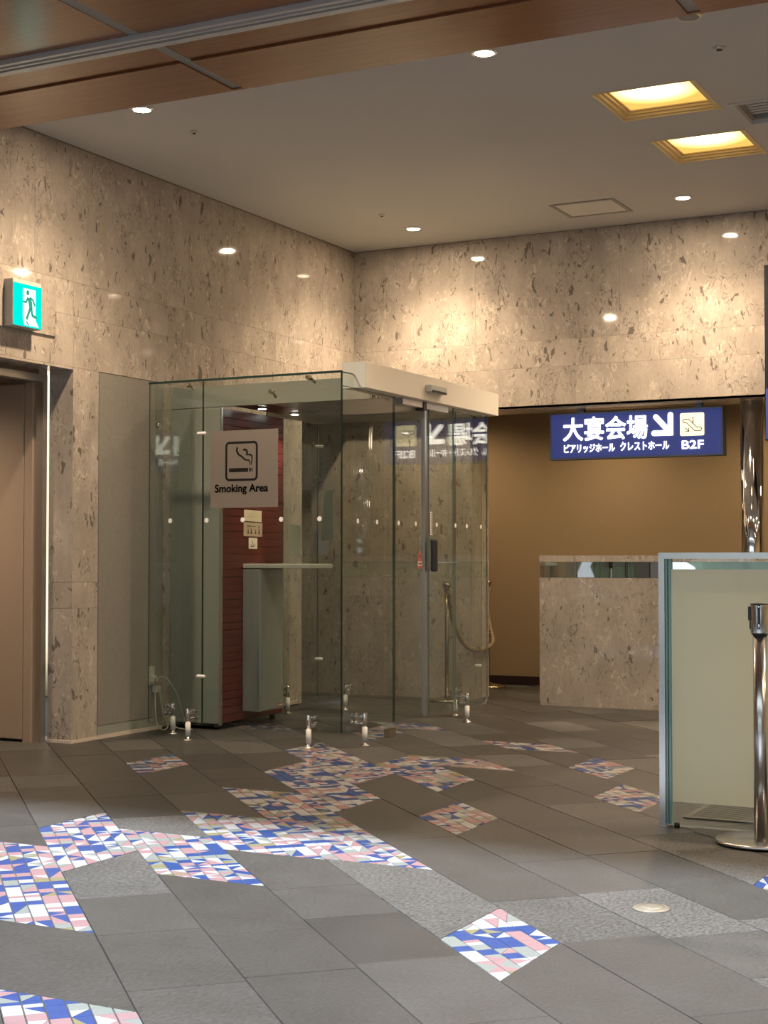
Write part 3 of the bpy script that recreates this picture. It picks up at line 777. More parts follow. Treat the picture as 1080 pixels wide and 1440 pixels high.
pane_x(XW, YF + 0.008, 8.36, edge='glass'); pane_x(XW, 9.31, YR - 0.008, edge='edge_pale')
pane_y(YR, XW, -5.05, edge='edge_pale'); pane_y(YR, -5.044, XF, edge='edge_pale')
pane_x(XF, YF + 0.008, 8.655, z1=2.168)
MB().box(XF - .006, XF + .006, YF, YF + 0.15, GZ1, GZ1 + 0.004).build('corner_cap', 'glass_edge', booth)
pane_x(XF, YF + 0.008, 8.115, z0=2.17)
# dark top bead along the front pane
MB().box(-5.752, XF + .004, YF - .009, YF + .009, GZ1 - .002, GZ1 + .010).build('top_bead', 'glass_edge', booth)
# sliding leaves
lf = pane_x(XF - 0.012, 8.668, 9.128, z1=2.15, name='door_leaf')
MB().box(XF - .024, XF + .002, 9.108, 9.148, GZ0 - .004, 2.15).build('stile', 'aluminium', lf)
MB().box(XF - .026, XF + .006, 8.64, 8.668, 0.008, 0.055).box(XF - .03, XF + .008, 8.57, 8.64, 0.0, 0.055).build('floor_guide', 'brass_steel', booth)
lf2 = pane_x(XF + 0.006, 9.156, 9.585, z1=2.15, name='door_leaf', edge='edge_pale')
hd = MB().box(XF + .012, XF + .05, 9.165, 9.218, 1.045, 1.262, 0, 0.012)
hd.build('handle', 'rubber_black', lf2)
pane_x(XF + 0.03, 9.50, 10.085, z1=2.168, edge='edge_pale', round_far=0.06)
# header with operator gear
hdr = MB().box(-4.43, -4.27, 8.12, 10.19, 2.17, 2.33, 0, 0.003).build('header', 'header_white', booth)
box('end_cap', -4.43, -4.272, 8.114, 8.121, 2.171, 2.329, 'header_end', hdr)
for zz in (2.187, 2.31):
    MB().lathe((-4.272, 8.135, zz), [(0.0005, -.003), (0.004, 0), (0.0005, .003)], 8).build('screw', 'grille_grey', hdr)
box('sensor', -4.27, -4.225, 8.95, 9.20, 2.225, 2.272, 'header_end', hdr, 0.006)
box('sensor_window', -4.226, -4.222, 8.965, 9.185, 2.222, 2.238, 'rubber_black', hdr)
for ya, yb in ((8.72, 9.02), (9.07, 9.42)): box('hanger_rail', XF - .02, XF + .03, ya, yb, 2.128, 2.168, 'aluminium', hdr)
box('hanger_block', XF - .025, XF + .035, 9.02, 9.07, 2.112, 2.17, 'rubber_black', hdr)
# short steel posts with clamps that carry the panes
def post(x, y, ux, uy):
    """(ux, uy) points from the post to its pane"""
    m = MB().lathe((x, y, 0), [(0.030, 0), (0.030, 0.004), (0.020, 0.010), (0.011, 0.016), (0.011, 0.03)], 18)
    o = m.build('post', 'brushed_steel', booth)
    MB().lathe((x, y, 0), [(0.0165, 0.03), (0.0165, 0.112)], 18).build('sleeve', 'sleeve_white', o)
    c = MB().lathe((x, y, 0), [(0.0150, 0.112), (0.0150, 0.196), (0.012, 0.20)], 18)
    for z in (0.135, 0.178):
        c.tube([(x, y, z), (x + ux * 0.9, y + uy * 0.9, z)], 0.008, 8); c.tube([(x + ux * .72, y + uy * .72, z), (x + ux * 0.93, y + uy * 0.93, z)], 0.018, 12)
        c.tube([(x + ux * 1.07, y + uy * 1.07, z), (x + ux * 1.28, y + uy * 1.28, z)], 0.018, 12)
    c.build('clamp', 'chrome', o)
post(-5.40, 7.885, 0, .065); post(-4.535, 7.885, 0, .065)
post(-5.685, 8.13, -.06, 0); post(-5.685, 9.58, -.06, 0)
post(-4.29, 8.14, -.07, 0); post(-4.275, 9.63, -.055, 0)
post(-5.43, 9.995, 0, .065); post(-4.53, 9.995, 0, .065)
# capsule connectors at the seams
def capsule(p, d, L=0.062, r=0.0115, mat='sleeve_white', name='connector'):
    d = V(d).normalized(); p = V(p)
    n = 6; pts = []; rs = []
    for k in range(n): pts.append(p - d * (L / 2 - r + r * math.cos(k / n * math.pi / 2)) ); rs.append(max(.0015, r * math.sin(k / n * math.pi / 2)))
    for k in range(n, -1, -1): pts.append(p + d * (L / 2 - r + r * math.cos(k / n * math.pi / 2))); rs.append(max(.0015, r * math.sin(k / n * math.pi / 2)))
    return MB().tube(pts, r, 12, rs=rs).build(name, mat, booth)
for z in (1.916, 0.397): capsule((-5.338, YF - 0.018, z), (1, 0, 0), 0.066)
for z in (1.985, 0.372): capsule((XW + 0.02, YR - 0.02, z), (1, 0.4, 0), 0.064)
capsule((XF - .022, YR - 0.012, 0.362), (1, -.3, 0), 0.06)
# little swivel clamps on the top edges
def top_clamp(p, a):
    p = V(p); d = V((math.cos(a), math.sin(a), 0))
    m = MB().tube([p - V((0, 0.02, 0)), p + V((0, 0.02, 0))], 0.014, 12).tube([p + V((0, 0.018, 0)), p + V((0, 0.018, 0)) + d * .035 + V((0, 0, -.03))], 0.009, 10)
    m.build('top_clamp', 'brass_steel', booth)
top_clamp((-5.455, YF, 2.228), .5); top_clamp((-4.575, YF, 2.228), .5); top_clamp((-5.05, YF + .35, 2.20), 1.6)
for z in (1.985, 0.352):
    MB().tube([(XW - .012, 7.985, z), (XW + .014, 7.985, z)], 0.017, 14).build('wall_button', 'brass_steel', booth)
# row of round marks on the glass
dp = FRONT(0, YF - T / 2, 0)
def dot(pl, a, b):
    m = MB(); poly(m, pl, circ((a, b), 0.0155, 18, 0.0155), 0.0006, 0.0016); m.build('glass_mark', 'dot_white', booth)
for x in (-5.582, -5.307, -5.040, -4.764, -4.495): dot(dp, x, 1.371)
sp_ = SIDE(XF + T / 2, 0, 0)
for y in (8.152, 8.406): dot(sp_, y, 1.360)
for y in (8.734, 8.986): dot(SIDE(XF - .012 + T / 2, 0, 0), y, 1.361)
for y in (9.272,): dot(SIDE(XF + .006 + T / 2, 0, 0), y, 1.36)
for y in (9.525, 9.717, 9.966): dot(SIDE(XF + .03 + T / 2, 0, 0), y, 1.359)
# stickers on the leaves
pl = SIDE(XF - .012 + T / 2, 0, 0)
m = MB(); poly(m, pl, [(9.005, 1.065), (9.085, 1.065), (9.076, 1.135), (9.048, 1.20), (9.042, 1.20), (9.014, 1.135)], .0005, .0015); st = m.build('warning_sticker', 'sticker_red', lf)
m = MB(); rect(m, pl, 9.016, 9.074, 1.085, 1.112, .0015, .002); m.build('sticker_field', 'paper_white', lf)
m = MB(); rect(m, pl, 9.022, 9.040, 1.091, 1.106, .002, .0024); rect(m, pl, 9.050, 9.068, 1.091, 1.106, .002, .0024); rect(m, pl, 9.034, 9.056, 1.145, 1.151, .0015, .002); sp__ = m.build('sticker_print', 'ink_black', lf); sp__['kind'] = 'stuff'
pl = SIDE(XF + .006 + T / 2, 0, 0)
m = MB(); rect(m, pl, 9.172, 9.198, 1.29, 1.445, .0005, .0015); m.build('label_strip', 'dot_white', lf2)
m = MB()
for k in range(9): rect(m, pl, 9.178, 9.192, 1.298 + k * .016, 1.308 + k * .016, .0015, .002)
m.build('label_print', 'ink_brown', lf2)
# inner ceiling of the booth: fascia, louvre, red soffit with two spots
MB().box(-5.94 + .005, XF - .075, 8.459, 8.494, 2.142, 2.216).build('fascia', 'cabinet_grey', booth)
MB().box(-5.94 + .005, XF - .075, 8.479, 8.514, 2.219, 2.285).build('upper_fascia', 'cabinet_grey', booth)
lv = MB()
for k in range(49):
    y = 8.515 + k * 0.031
    lv.box(-5.255 if y < 9.28 else -5.69, XF - .075, y, y + 0.012, 2.155, 2.185)
lv = lv.build('louvre_ceiling', 'aluminium', booth); lv['kind'] = 'stuff'
box('ceiling_board', -5.69, XF - .075, 8.515, YR - .02, 2.19, 2.20, 'cabinet_grey', booth)
sf = box('red_soffit', -5.530, -5.258, 8.496, 9.28, 2.155, 2.185, 'red_dark', booth)
for y in (8.745, 9.18):
    s_ = MB().lathe((-5.395, y, 2.155), [(0.028, -0.012), (0.036, -0.010), (0.038, 0)], 18).build('spot_ring', 'chrome', booth)
    MB().lathe((-5.395, y, 2.155), [(0.002, -0.014), (0.026, -0.014), (0.027, -0.010)], 16).build('spot_lens', 'booth_lens', s_)
    l = bpy.data.lights.new('booth_spot', 'SPOT'); l.energy = 9; l.color = (1.0, 0.82, 0.62); l.spot_size = math.radians(95); l.spot_blend = 0.8; l.shadow_soft_size = 0.03
    o = bpy.data.objects.new('booth_spot', l); COL.objects.link(o); place(o, (-5.395, y, 2.13), s_)

# ------------------------------------------------------------------ smoke extractor cabinet inside the booth
cab = thing('extractor_cabinet', (-5.71, 8.78, 0.0), 'tall grey cabinet inside the booth with dark red slatted side', 'cabinet')
box('body', XL + .061, -5.500, 8.385, 9.175, 0.04, 2.13, 'red_dark', cab)
box('front_panel', XL + .061, -5.487, 8.372, 8.385, 0.04, 2.135, 'cabinet_grey', cab, 0.002)
MB().box(-5.489, -5.476, 8.370, 8.388, 0.03, 2.135).build('corner_trim', 'aluminium', cab)
MB().box(-5.49, -5.477, 9.170, 9.180, 0.04, 2.135).build('corner_trim', 'aluminium', cab)
k = 0; z = 0.045
while z < 2.04:
    box('slat', -5.500, -5.480 + random.uniform(-.0008, .0008), 8.392, 9.168, z + .0022, z + .0500, 'red_lacquer', cab, 0.002); z += 0.0507
box('top_board', -5.500, -5.486, 8.392, 9.168, z + .002, 2.13, 'red_lacquer', cab)
for (x, y) in ((-5.84, 8.42), (-5.54, 8.42), (-5.54, 9.13), (-5.84, 9.13)):
    MB().lathe((x, y, 0), [(0.02, 0), (0.02, 0.04)], 12).build('foot', 'rubber_black', cab)
CS = V((-0.055, 0.084, 0.0)); cab.location += CS
# papers on the red side
pr = SIDE(-5.4792 - 0.055, 0.084, 0)
def paper(name, y0, y1, z0, z1, mat, label, cat='notice', pl_=pr, skew=0.0):
    t = thing(name, pl_.P((y0 + y1) / 2, z0, .0), label, cat, 'notices on the red slats')
    m = MB(); poly(m, pl_, [(y0, z0), (y1, z0 + skew), (y1, z1 + skew), (y0, z1)], .0008, .0018); m.build('sheet', mat, t)
    return t
t = paper('paper_notice', 8.655, 8.880, 1.388, 1.465, 'paper_cream', 'cream notice with faint script, topmost of three on the red slats', skew=-.004)
m = MB()
for k in range(3): rect(m, pr, 8.70 + .01 * k, 8.82, 1.415 + .012 * k, 1.418 + .012 * k, .0018, .0022)
m.build('faint_print', 'paper_tan', t)
t = paper('paper_notice', 8.650, 8.890, 1.285, 1.380, 'paper_tan', 'tan notice with dark heading and small pictures, middle of three on the red slats', skew=-.003)
m = MB(); rect(m, pr, 8.69, 8.74, 1.349, 1.358, .0018, .0022); rect(m, pr, 8.745, 8.80, 1.350, 1.355, .0018, .0022); poly(m, pr, circ((8.845, 1.352), .008, 10), .0018, .0022)
for a, h in ((8.705, .03), (8.745, .03), (8.80, .024), (8.845, .03)):
    poly(m, pr, [(a - .012, 1.300), (a + .014, 1.300), (a + .008, 1.300 + h), (a - .002, 1.300 + h)], .0018, .0022); poly(m, pr, circ((a, 1.303 + h), .006, 8), .0018, .0022)
m.build('printed_figures', 'ink_brown', t)
t = paper('paper_notice', 8.715, 8.825, 1.200, 1.275, 'paper_white', 'small pale note with an arrow, lowest of three on the red slats', skew=-.002)
m = MB(); stroke(m, pr, [(8.765, 1.258), (8.765, 1.236)], .004, .0018, .0022); poly(m, pr, [(8.757, 1.240), (8.765, 1.231), (8.773, 1.240)], .0018, .0022)
rect(m, pr, 8.735, 8.80, 1.222, 1.227, .0018, .0022); rect(m, pr, 8.735, 8.79, 1.212, 1.217, .0018, .0022)
m.build('printed_arrow', 'ink_brown', t)
# pale sheets on the far panes of the booth
ps = SIDE(XW + T / 2, 0, 0)
t = thing('pale_sheet', (XW + .006, 9.8, 1.17), 'pale green sheet inside the booth just past the red slats', 'notice')
m = MB(); poly(m, ps, [(9.62, 1.165), (9.815, 1.165), (9.775, 1.375), (9.61, 1.385)], .0006, .0014); m.build('sheet', 'sheet_pale', t)
pb_ = FRONT(0, YR - T / 2, 0)
t = thing('pale_sheet', (-5.58, YR - .006, 1.23), 'tall pale sheet high on the far pane of the booth', 'notice')
m = MB(); poly(m, pb_, [(-5.675, 1.265), (-5.565, 1.275), (-5.575, 1.655), (-5.645, 1.65)], .0006, .0014); m.build('sheet', 'sheet_pale', t)
t = thing('pale_sheet', (-5.68, YR - .006, 1.10), 'low greyish sheet on the far pane of the booth beneath the tall one', 'notice')
m = MB(); poly(m, pb_, [(-5.735, 1.155), (-5.625, 1.165), (-5.625, 1.268), (-5.68, 1.262), (-5.68, 1.345), (-5.735, 1.345)], .0006, .0012); m.build('sheet', 'white_trim', t)

# wall-hung ashtray box with table top
ash = thing('ashtray_counter', (-5.41, 8.79, 0.10), 'grey metal ashtray box with slim table top against the red slats', 'ashtray')
bx = box('ash_box', -5.4775, -5.339, 8.64, 8.944, 0.102, 1.060, 'ashtray_grey', ash, 0.004)
box('box_door', -5.339, -5.335, 8.655, 8.932, 0.112, 1.050, 'ashtray_grey', ash, 0.001)
lk = MB().tube([(-5.336, 8.775, 1.018), (-5.329, 8.775, 1.018)], 0.011, 14).build('lock', 'chrome', bx)
MB().tube([(-5.33, 8.775, 1.018), (-5.327, 8.775, 1.018)], 0.004, 8).build('keyhole', 'ink_black', bx)
pl = SIDE(-5.335, 0, 0)
m = MB(); rect(m, pl, 8.86, 8.928, 0.118, 0.142, .0005, .0014); m.build('red_label', 'sticker_red', bx)
m = MB(); poly(m, pl, circ((8.872, .130), .006, 10), .0014, .0018); rect(m, pl, 8.884, 8.922, .127, .133, .0014, .0018); m.build('label_print', 'paper_white', bx)
ash.location += CS
tt = MB().box(-5.4775, -4.949, 8.64, 8.945, 1.066, 1.096, 0, 0.004).build('table_top', 'table_grey', ash)
# socket and lead low on the wall
sk = thing('wall_socket', (XL + .01, 8.24, 0.30), 'white plug socket with looped lead low on the wall behind the glass', 'socket')
box('socket_plate', XL + .0045, XL + .013, 8.20, 8.27, 0.30, 0.42, 'cable_white', sk, .003)
box('plug', XL + .013, XL + .045, 8.215, 8.252, 0.315, 0.36, 'cable_white', sk, .004)
box('adaptor', XL + .013, XL + .05, 8.238, 8.295, 0.25, 0.292, 'cable_white', sk, .004)
def loop(pts, n=40):
    out = []
    for i in range(len(pts) - 1):
        p0 = V(pts[max(i - 1, 0)]); p1 = V(pts[i]); p2 = V(pts[i + 1]); p3 = V(pts[min(i + 2, len(pts) - 1)])
        for k in range(8):
            t_ = k / 8
            out.append(0.5 * ((2 * p1) + (-p0 + p2) * t_ + (2 * p0 - 5 * p1 + 4 * p2 - p3) * t_ ** 2 + (-p0 + 3 * p1 - 3 * p2 + p3) * t_ ** 3))
    out.append(V(pts[-1])); return out
MB().tube(loop([(XL + .05, 8.27, .25), (XL + .07, 8.28, .12), (XL + .09, 8.31, .03), (XL + .10, 8.24, .008), (XL + .09, 8.19, .05), (XL + .06, 8.21, .16), (XL + .04, 8.235, .26)]), .004, 7).build('lead', 'cable_white', sk)
MB().tube(loop([(XL + .04, 8.29, .27), (XL + .07, 8.31, .12), (XL + .14, 8.33, .02), (XL + .26, 8.345, .008)]), .004, 7).build('lead', 'cable_white', sk)
MB().tube(loop([(XL + .045, 8.25, .34), (XL + .09, 8.28, .35), (XL + .16, 8.31, .24), (XL + .20, 8.33, .09), (XL + .22, 8.35, .03)]), .004, 7).build('lead', 'cable_white', sk)

# ------------------------------------------------------------------ Smoking Area sign on the front glass
pl = FRONT(0, YF - T / 2, 0)
sg = thing('smoking_sign', (-5.03, YF - .006, 1.449), 'brushed silver sign with cigarette picture reading Smoking Area on booth glass', 'sign')
m = MB(); rect(m, pl, -5.277, -4.785, 1.447, 1.927, .0008, .0030); m.build('sign_plate', 'film_silver', sg)
m = MB(); stroke(m, pl, rrect(-5.160, -4.937, 1.619, 1.850, .022), .0145, .003, .0036, closed=True); m.build('picture_border', 'ink_black', sg)
m = MB(); rect(m, pl, -5.139, -5.000, 1.667, 1.692, .003, .0036)
for a in (-4.994, -4.984, -4.974): rect(m, pl, a, a + .006, 1.668, 1.692, .003, .0036)
s1 = [(-5.079, 1.822), (-5.083, 1.803), (-5.077, 1.786), (-5.064, 1.772), (-5.048, 1.765), (-5.036, 1.754), (-5.024, 1.743), (-5.008, 1.740), (-4.996, 1.739), (-4.988, 1.730), (-4.986, 1.708)]
stroke(m, pl, s1, .01, .003, .0036, ws=[.012, .013, .013, .012, .011, .011, .010, .009, .009, .008, .004])
s2 = [(-5.037, 1.803), (-5.024, 1.806), (-5.012, 1.800), (-5.007, 1.787), (-5.010, 1.775), (-4.998, 1.773), (-4.984, 1.773), (-4.973, 1.765), (-4.972, 1.748), (-4.975, 1.725), (-4.977, 1.708)]
stroke(m, pl, s2, .01, .003, .0036, ws=[.011, .013, .013, .012, .011, .010, .010, .009, .008, .006, .004])
m.build('cigarette_picture', 'ink_black', sg)
text(pl, 'Smoking Area', -5.242, 1.529, .062, .003, .0006, 'ink_black', sg, fat=.030, width=.385)

# ------------------------------------------------------------------ blue hanging sign
HS = thing('banquet_sign', (-3.60, 11.36, 1.916), 'blue illuminated hanging sign with white Japanese lettering, arrow and B2F', 'sign')
YS = 11.31
x0, x1, z0, z1 = -4.298, -2.912, 1.912, 2.280
bd = box('sign_case', x0, x1, YS + .006, YS + .10, z0, z1, 'sign_side', HS)
box('sign_face', x0 + .012, x1 - .012, YS, YS + .006, z0 + .012, z1 - .012, 'sign_blue', HS)
MB().box(x0, x0 + .012, YS - .003, YS + .006, z0, z1).box(x1 - .012, x1, YS - .003, YS + .006, z0, z1).box(x0 + .012, x1 - .012, YS - .003, YS + .006, z0, z0 + .012).box(x0 + .012, x1 - .012, YS - .003, YS + .006, z1 - .012, z1).build('sign_frame', 'sign_frame', HS)
for x in (-4.075, -3.13): box('hanger', x, x + .05, YS + .02, YS + .08, z1, ZL, 'sign_frame', HS)
pl = FRONT(0, YS, 0)
def SX(px): return -4.297 + (px - 773) / 244.0 * 1.39
text(pl, '大宴会場', SX(793), 2.060, .182, .0, .006, 'letter_light', HS, fat=.017, width=SX(913) - SX(793))
text(pl, 'ピアリッジホール', SX(794), 1.965, .066, .0, .006, 'letter_light', HS, fat=.010, width=SX(867) - SX(794))
text(pl, 'クレストホール', SX(875), 1.970, .066, .0, .006, 'letter_light', HS, fat=.010, width=SX(943) - SX(875))
text(pl, 'B2F', SX(961), 1.968, .062, .0, .006, 'letter_light', HS, fat=.010, width=SX(990) - SX(961))
m = MB(); w = .040
ax0, ax1, az0, az1 = SX(921) + .008, SX(948) + .004, 2.075, 2.232
stroke(m, pl, [(ax0 + .015, az1 - .012), (ax1 - .028, az0 + .028)], w, 0, .006)
poly(m, pl, [(ax1 - w, az0), (ax1, az0), (ax1, az1)] + [(ax1 - w / 2 + w / 2 * math.cos(t), az1 + w / 2 * math.sin(t)) for t in [math.pi * k / 8 for k in range(1, 8)]] + [(ax1 - w, az1)], 0, .0062)
poly(m, pl, [(ax0, az0), (ax1 - w, az0), (ax1 - w, az0 + w), (ax0, az0 + w)] + [(ax0 - w / 2 * math.sin(t), az0 + w / 2 + w / 2 * math.cos(t)) for t in [math.pi * k / 8 for k in range(1, 8)]], 0, .0062)
poly(m, pl, circ((ax0 + .015, az1 - .012), w / 2, 14), 0, .0058)
m.build('arrow', 'letter_light', HS)
ix0, ix1, iz0, iz1 = SX(958.5), SX(991), 2.066, 2.240
m = MB(); poly(m, pl, rrect(ix0, ix1, iz0, iz1, .012), 0, .006); ip = m.build('escalator_plate', 'icon_light', HS)
iw = ix1 - ix0; ih = iz1 - iz0
def IC(a, b): return (ix0 + a * iw, iz0 + b * ih)
m = MB()
esc = [IC(.12, .62), IC(.16, .57), IC(.27, .57), IC(.62, .21), IC(.86, .21), IC(.91, .27), IC(.88, .35), IC(.83, .37), IC(.70, .37), IC(.36, .73), IC(.18, .73), IC(.12, .68)]
stroke(m, pl, esc, .006, .006, .0075, closed=True)
stroke(m, pl, [IC(.22, .36), IC(.36, .20)], .006, .006, .0075); stroke(m, pl, [IC(.23, .19), IC(.37, .19), IC(.37, .35)], .006, .006, .0075)
poly(m, pl, circ(IC(.54, .77), .006, 10), .006, .0075); stroke(m, pl, [IC(.54, .70), IC(.54, .52)], .008, .006, .0075)
m.build('escalator_picture', 'icon_line', ip)

# ------------------------------------------------------------------ emergency exit sign
ex = thing('exit_sign', (XL + .06, 6.92, 2.50), 'lit green exit sign with running figure above the doorway', 'sign')
XE = -5.862
box('back_plate', XL + .0005, XL + .012, 6.45, 7.24, 2.475, 2.800, 'shellstone', ex)
box('sign_case', XL + .012, XE, 6.772, 7.022, 2.478, 2.752, 'exit_case', ex, .004)
pl = SIDE(XE, 0, 0)
m = MB(); rect(m, pl, 6.775, 7.020, 2.482, 2.728, 0, .003); m.build('green_face', 'exit_green', ex)
m = MB(); poly(m, pl, [(6.855, 2.705), (6.985 - .02, 2.705), (6.985 - .02, 2.56), (6.968, 2.525), (6.995, 2.490), (6.872, 2.490), (6.858, 2.51), (6.855, 2.55)], .003, .0045); m.build('white_door', 'exit_white', ex)
m = MB(); n0, n1 = .0045, .006
poly(m, pl, circ((6.895, 2.682), .0125, 12, .015), n0, n1)
stroke(m, pl, [(6.905, 2.652), (6.918, 2.625), (6.924, 2.588)], .02, n0, n1, ws=[.028, .030, .026])
stroke(m, pl, [(6.898, 2.655), (6.880, 2.625), (6.852, 2.625)], .012, n0, n1)
stroke(m, pl, [(6.912, 2.655), (6.940, 2.645), (6.958, 2.612)], .012, n0, n1)
stroke(m, pl, [(6.916, 2.592), (6.902, 2.560), (6.885, 2.525)], .016, n0, n1)
stroke(m, pl, [(6.925, 2.592), (6.938, 2.552), (6.975, 2.545)], .016, n0, n1)
stroke(m, pl, [(6.885, 2.512), (6.903, 2.492)], .008, n0, n1)
m.build('running_figure', 'exit_man', ex)

# ------------------------------------------------------------------ low stone parapet, column, navy panel in the corridor opening
lw_ = thing('stone_parapet', (-3.0, 11.1, 0), 'low beige stone parapet with a mirror band under its cap', 'parapet')
xs_ = [-4.283, -3.1, -1.9, -0.6, 0.7, 2.0]
for a, b in zip(xs_[:-1], xs_[1:]):
    box('stone_panel', a + .0008, b - .0008, 11.03, 11.05, 0.0, 0.985, 'shellstone', lw_)
box('core', -4.279, 2.0, 11.05, 11.20, 0, 1.108, 'stone_joint', lw_)
box('end_panel', -4.283, -4.279, 11.05, 11.22, 0, 0.985, 'shellstone', lw_)
for a, b in ((-4.279, -3.55), (-3.548, -2.80), (-2.798, -2.05), (-2.048, -0.6), (-0.598, 2.0)): box('mirror_band', a, b, 11.036, 11.05, 0.988, 1.106, 'mirror', lw_)
for a, b in zip(xs_[:-1], xs_[1:]): box('cap', a + .0005, b - .0005, 11.03, 11.22, 1.108, 1.156, 'shellstone', lw_)
cl = thing('chrome_column', (-2.70, 11.33, 0), 'polished chrome round column beside the blue sign', 'column')
MB().lathe((-2.70, 11.33, 0), [(0.084, 0.0), (0.084, ZL)], 40).build('shaft', 'chrome', cl)
MB().lathe((-2.70, 11.33, 0), [(0.10, 0.0), (0.10, 0.05), (0.085, 0.06)], 40).build('foot_ring', 'brushed_steel', cl)
nv = thing('navy_sign_panel', (-2.1, 11.02, 1.98), 'black and navy panel hanging beside the chrome column', 'sign')
box('panel', -2.525, -1.7, 11.0, 11.075, 1.985, 3.262, 'navy_panel', nv, .006)
box('lower_field', -2.517, -1.71, 10.994, 11.0, 1.995, 2.36, 'sign_blue', nv)

# rope stanchions
def rope_stanchion(x, y, label):
    t = thing('rope_stanchion', (x, y, 0), label, 'stanchion', 'rope stanchions')
    MB().lathe((x, y, 0), [(0.155, 0), (0.155, 0.012), (0.13, 0.022), (0.05, 0.030), (0.02, 0.045)], 36).build('base', 'brass_steel', t)
    MB().lathe((x, y, 0), [(0.016, 0.03), (0.016, 0.885)], 16).build('pole', 'brass_steel', t)
    MB().lathe((x, y, 0), [(0.016, 0.86), (0.024, 0.875), (0.018, 0.888), (0.030, 0.902), (0.036, 0.918), (0.030, 0.936), (0.012, 0.948), (0.001, 0.95)], 20).build('finial', 'brass_steel', t)
    return t
A_ = (-5.29, 12.37); B_ = (-5.06, 11.00)
rope_stanchion(*A_, 'slim brass rope stanchion standing by the brown corridor wall')
rope_stanchion(*B_, 'slim brass rope stanchion seen through the glass beside the doors')
rp = [tuple(q) for q in loop([(B_[0] + .035, B_[1] - .03, .86), (-5.0, 10.99, .64), (-4.915, 11.03, .45), (-4.880, 11.22, .40), (-4.880, 11.50, .44), (-5.03, 11.80, .55), (-5.19, 12.12, .70), (A_[0] + .03, A_[1] - .03, .86)])][::2]
m = MB()
for ph in (0, 2.09, 4.19):
    pts = []
    for i, p in enumerate(rp):
        for q in range(4):
            if i == len(rp) - 1 and q: break
            nx = rp[min(i + 1, len(rp) - 1)]; f_ = q / 4
            c = V(p) * (1 - f_) + V(nx) * f_; an = (i * 4 + q) * 0.8 + ph
            pts.append(c + V((math.cos(an) * .011, 0, math.sin(an) * .011)))
    m.tube(pts, .0115, 6)
rope = m.build('barrier_rope', 'rope_gold'); tag(rope, 'drooping twisted rope strung between the two brass stanchions', 'rope')

# ------------------------------------------------------------------ framed glass screen on the right, floor grate, belt stanchion
sc = thing('glass_screen', (-0.9, 6.30, 0), 'steel framed glass screen with frosted sheet behind the belt post', 'screen')
X0 = -1.897; X1 = 0.2; Y0 = 6.295
MB().prism([(X0, Y0 - .02, 0.004), (X0 + .026, Y0 - .02, 0.004), (X0 + .026, Y0 - .02, 1.130), (X0, Y0 - .02, 1.156)], (0, .05, 0)).build('frame_post', 'brushed_steel', sc)
MB().prism([(X0 + .0005, Y0 - .02, 1.1565), (X0 + .0265, Y0 - .02, 1.1305), (X1, Y0 - .02, 1.1305), (X1, Y0 - .02, 1.1565)], (0, .05, 0)).build('frame_rail', 'brushed_steel', sc)
MB().box(X1 - .036, X1, Y0 - .02, Y0 + .03, 0.004, 1.118).build('frame_post', 'brushed_steel', sc)
MB().box(X0 + .027, X0 + .036, Y0 - .012, Y0 + .022, 0.01, 1.130).box(X0 + .041, X0 + .050, Y0 - .012, Y0 + .022, 0.01, 1.130).build('edge_strip', 'edge_teal', sc)
m = MB(); vs_ = [(X0 + .050, Y0 - .005, 0.008), (X1 - .036, Y0 - .005, 0.008), (X1 - .036, Y0 + .005, 0.008), (X0 + .050, Y0 + .005, 0.008), (X0 + .050, Y0 - .005, 1.130), (X1 - .036, Y0 - .005, 1.130), (X1 - .036, Y0 + .005, 1.130), (X0 + .050, Y0 + .005, 1.130)]
m.add(vs_, [(0, 1, 5, 4), (2, 3, 7, 6)], 0); m.add(vs_, [(0, 3, 2, 1), (4, 5, 6, 7), (1, 2, 6, 5), (3, 0, 4, 7)], 1)
m.build('glass_pane', ['glass', 'edge_teal'], sc)
box('frosted_sheet', X0 + .053, X1 - .040, Y0 - .0085, Y0 - .0060, 0.106, 1.086, 'frosted_film', sc)
MB().lathe((X0 + .075, Y0 - .02, 0), [(0.012, 0), (0.012, 0.018), (0.004, 0.022)], 12).build('foot_bolt', 'rubber_black', sc)
MB().box(X0 - .004, X0 + .04, Y0 - .024, Y0 + .034, 0, 0.005).build('foot_plate', 'brushed_steel', sc)

gt = thing('floor_grate', (-1.3, 6.76, 0), 'dark ribbed floor grate behind the frosted screen', 'grate')
MB().box(-1.86, -0.6, 6.50, 6.52, .0008, .008).box(-1.86, -0.6, 7.0, 7.02, .0008, .008).box(-1.86, -1.84, 6.52, 7.0, .0008, .008).build('rim', 'grate_dark', gt)
for k in range(16):
    y = 6.528 + k * .0295
    box('bar', -1.84, -0.6, y, y + .017, .0008, .007, 'grate_dark', gt)

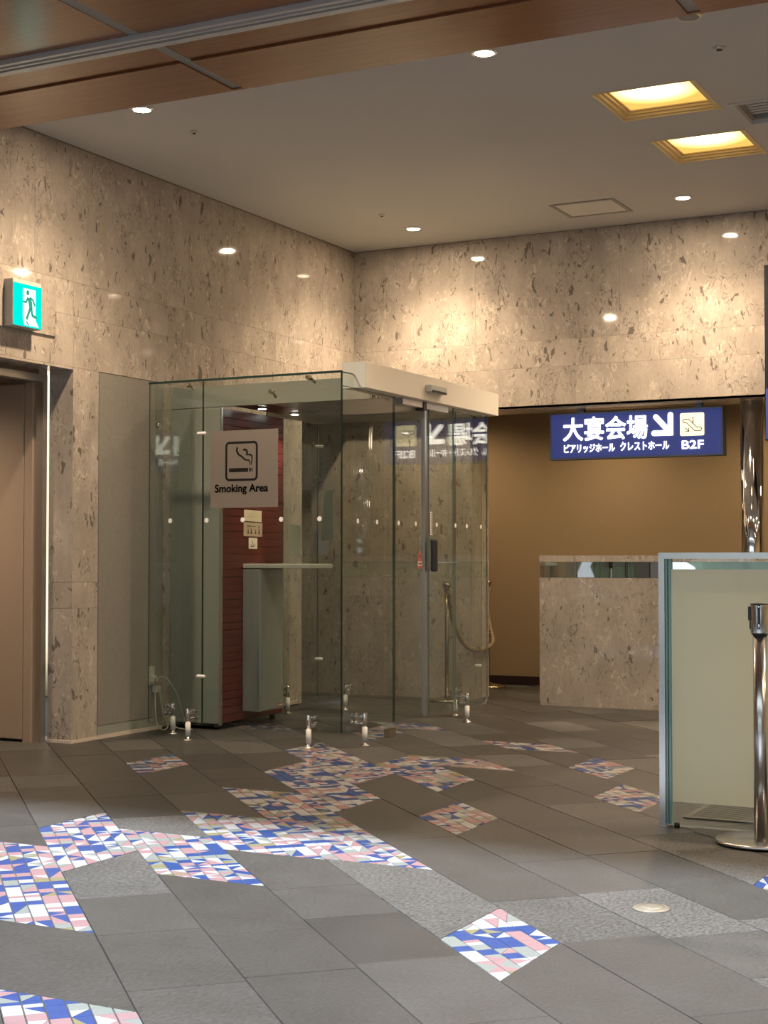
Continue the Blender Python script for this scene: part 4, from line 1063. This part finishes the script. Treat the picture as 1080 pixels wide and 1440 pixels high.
bs = thing('belt_stanchion', (-1.42, 6.07, 0), 'brushed steel belt barrier post with round base before the frosted screen', 'stanchion')
bx_, by_ = -1.42, 6.07
MB().lathe((bx_, by_, 0), [(0.150, 0.0), (0.150, 0.006)], 48).build('base_rubber', 'rubber_black', bs)
MB().lathe((bx_, by_, 0), [(0.178, 0.006), (0.182, 0.010), (0.182, 0.016), (0.176, 0.020), (0.10, 0.027), (0.034, 0.030)], 56).build('base', 'brushed_steel', bs)
MB().lathe((bx_, by_, 0), [(0.0285, 0.026), (0.0285, 0.832)], 28).build('pole', 'brushed_steel', bs)
hd = MB().lathe((bx_, by_, 0), [(0.0365, 0.834), (0.0375, 0.838), (0.0375, 0.945), (0.0365, 0.948)], 32).build('head', 'brushed_steel', bs)
MB().lathe((bx_, by_, 0), [(0.0285, 0.828), (0.034, 0.829), (0.034, 0.834)], 28).build('head_ring', 'rubber_black', hd)
MB().lathe((bx_, by_, 0), [(0.0375, 0.948), (0.036, 0.953), (0.012, 0.955)], 32).build('head_cap', 'rubber_black', hd)
def headbox(ang, w, d, z0, z1, name, mat):
    c, s = math.cos(ang), math.sin(ang); pts = []
    for a, b in ((.034, -w), (.034 + d, -w), (.034 + d, w), (.034, w)): pts.append((bx_ + c * a - s * b, by_ + s * a + c * b, z0))
    MB().prism(pts, (0, 0, z1 - z0)).build(name, mat, hd)
ca = math.atan2(-by_, -bx_)
headbox(ca - 0.10, .0055, .0055, .852, .946, 'slot', 'rubber_black')
headbox(ca - math.pi / 2 - .08, .013, .011, .885, .940, 'belt_clip', 'rubber_black'); headbox(ca - math.pi / 2 - .08, .010, .006, .850, .885, 'clip_catch', 'rubber_black')
headbox(ca + math.pi / 2 + .1, .013, .010, .865, .935, 'belt_clip', 'rubber_black')
for z in (.861, .868, .940): MB().tube([(bx_ + math.cos(ca - .1) * .039, by_ + math.sin(ca - .1) * .039, z), (bx_ + math.cos(ca - .1) * .0405, by_ + math.sin(ca - .1) * .0405, z)], .0025, 8).build('rivet', 'chrome', hd)

# flush floor lamp
fl = thing('floor_lamp', (-1.477, 4.79, 0), 'small round metal floor lamp set flush in the paving', 'floor light')
MB().lathe((-1.477, 4.79, 0), [(0.062, 0.0008), (0.062, 0.003), (0.055, 0.006), (0.044, 0.0075)], 36).build('rim', 'floor_lamp_glass', fl)
MB().lathe((-1.477, 4.79, 0), [(0.043, 0.0062), (0.042, 0.0086), (0.02, 0.0098), (0.001, 0.010)], 32).build('cover', 'floor_lamp_glass', fl)
print('slabs', slab_n, 'tiles', len(tiles))
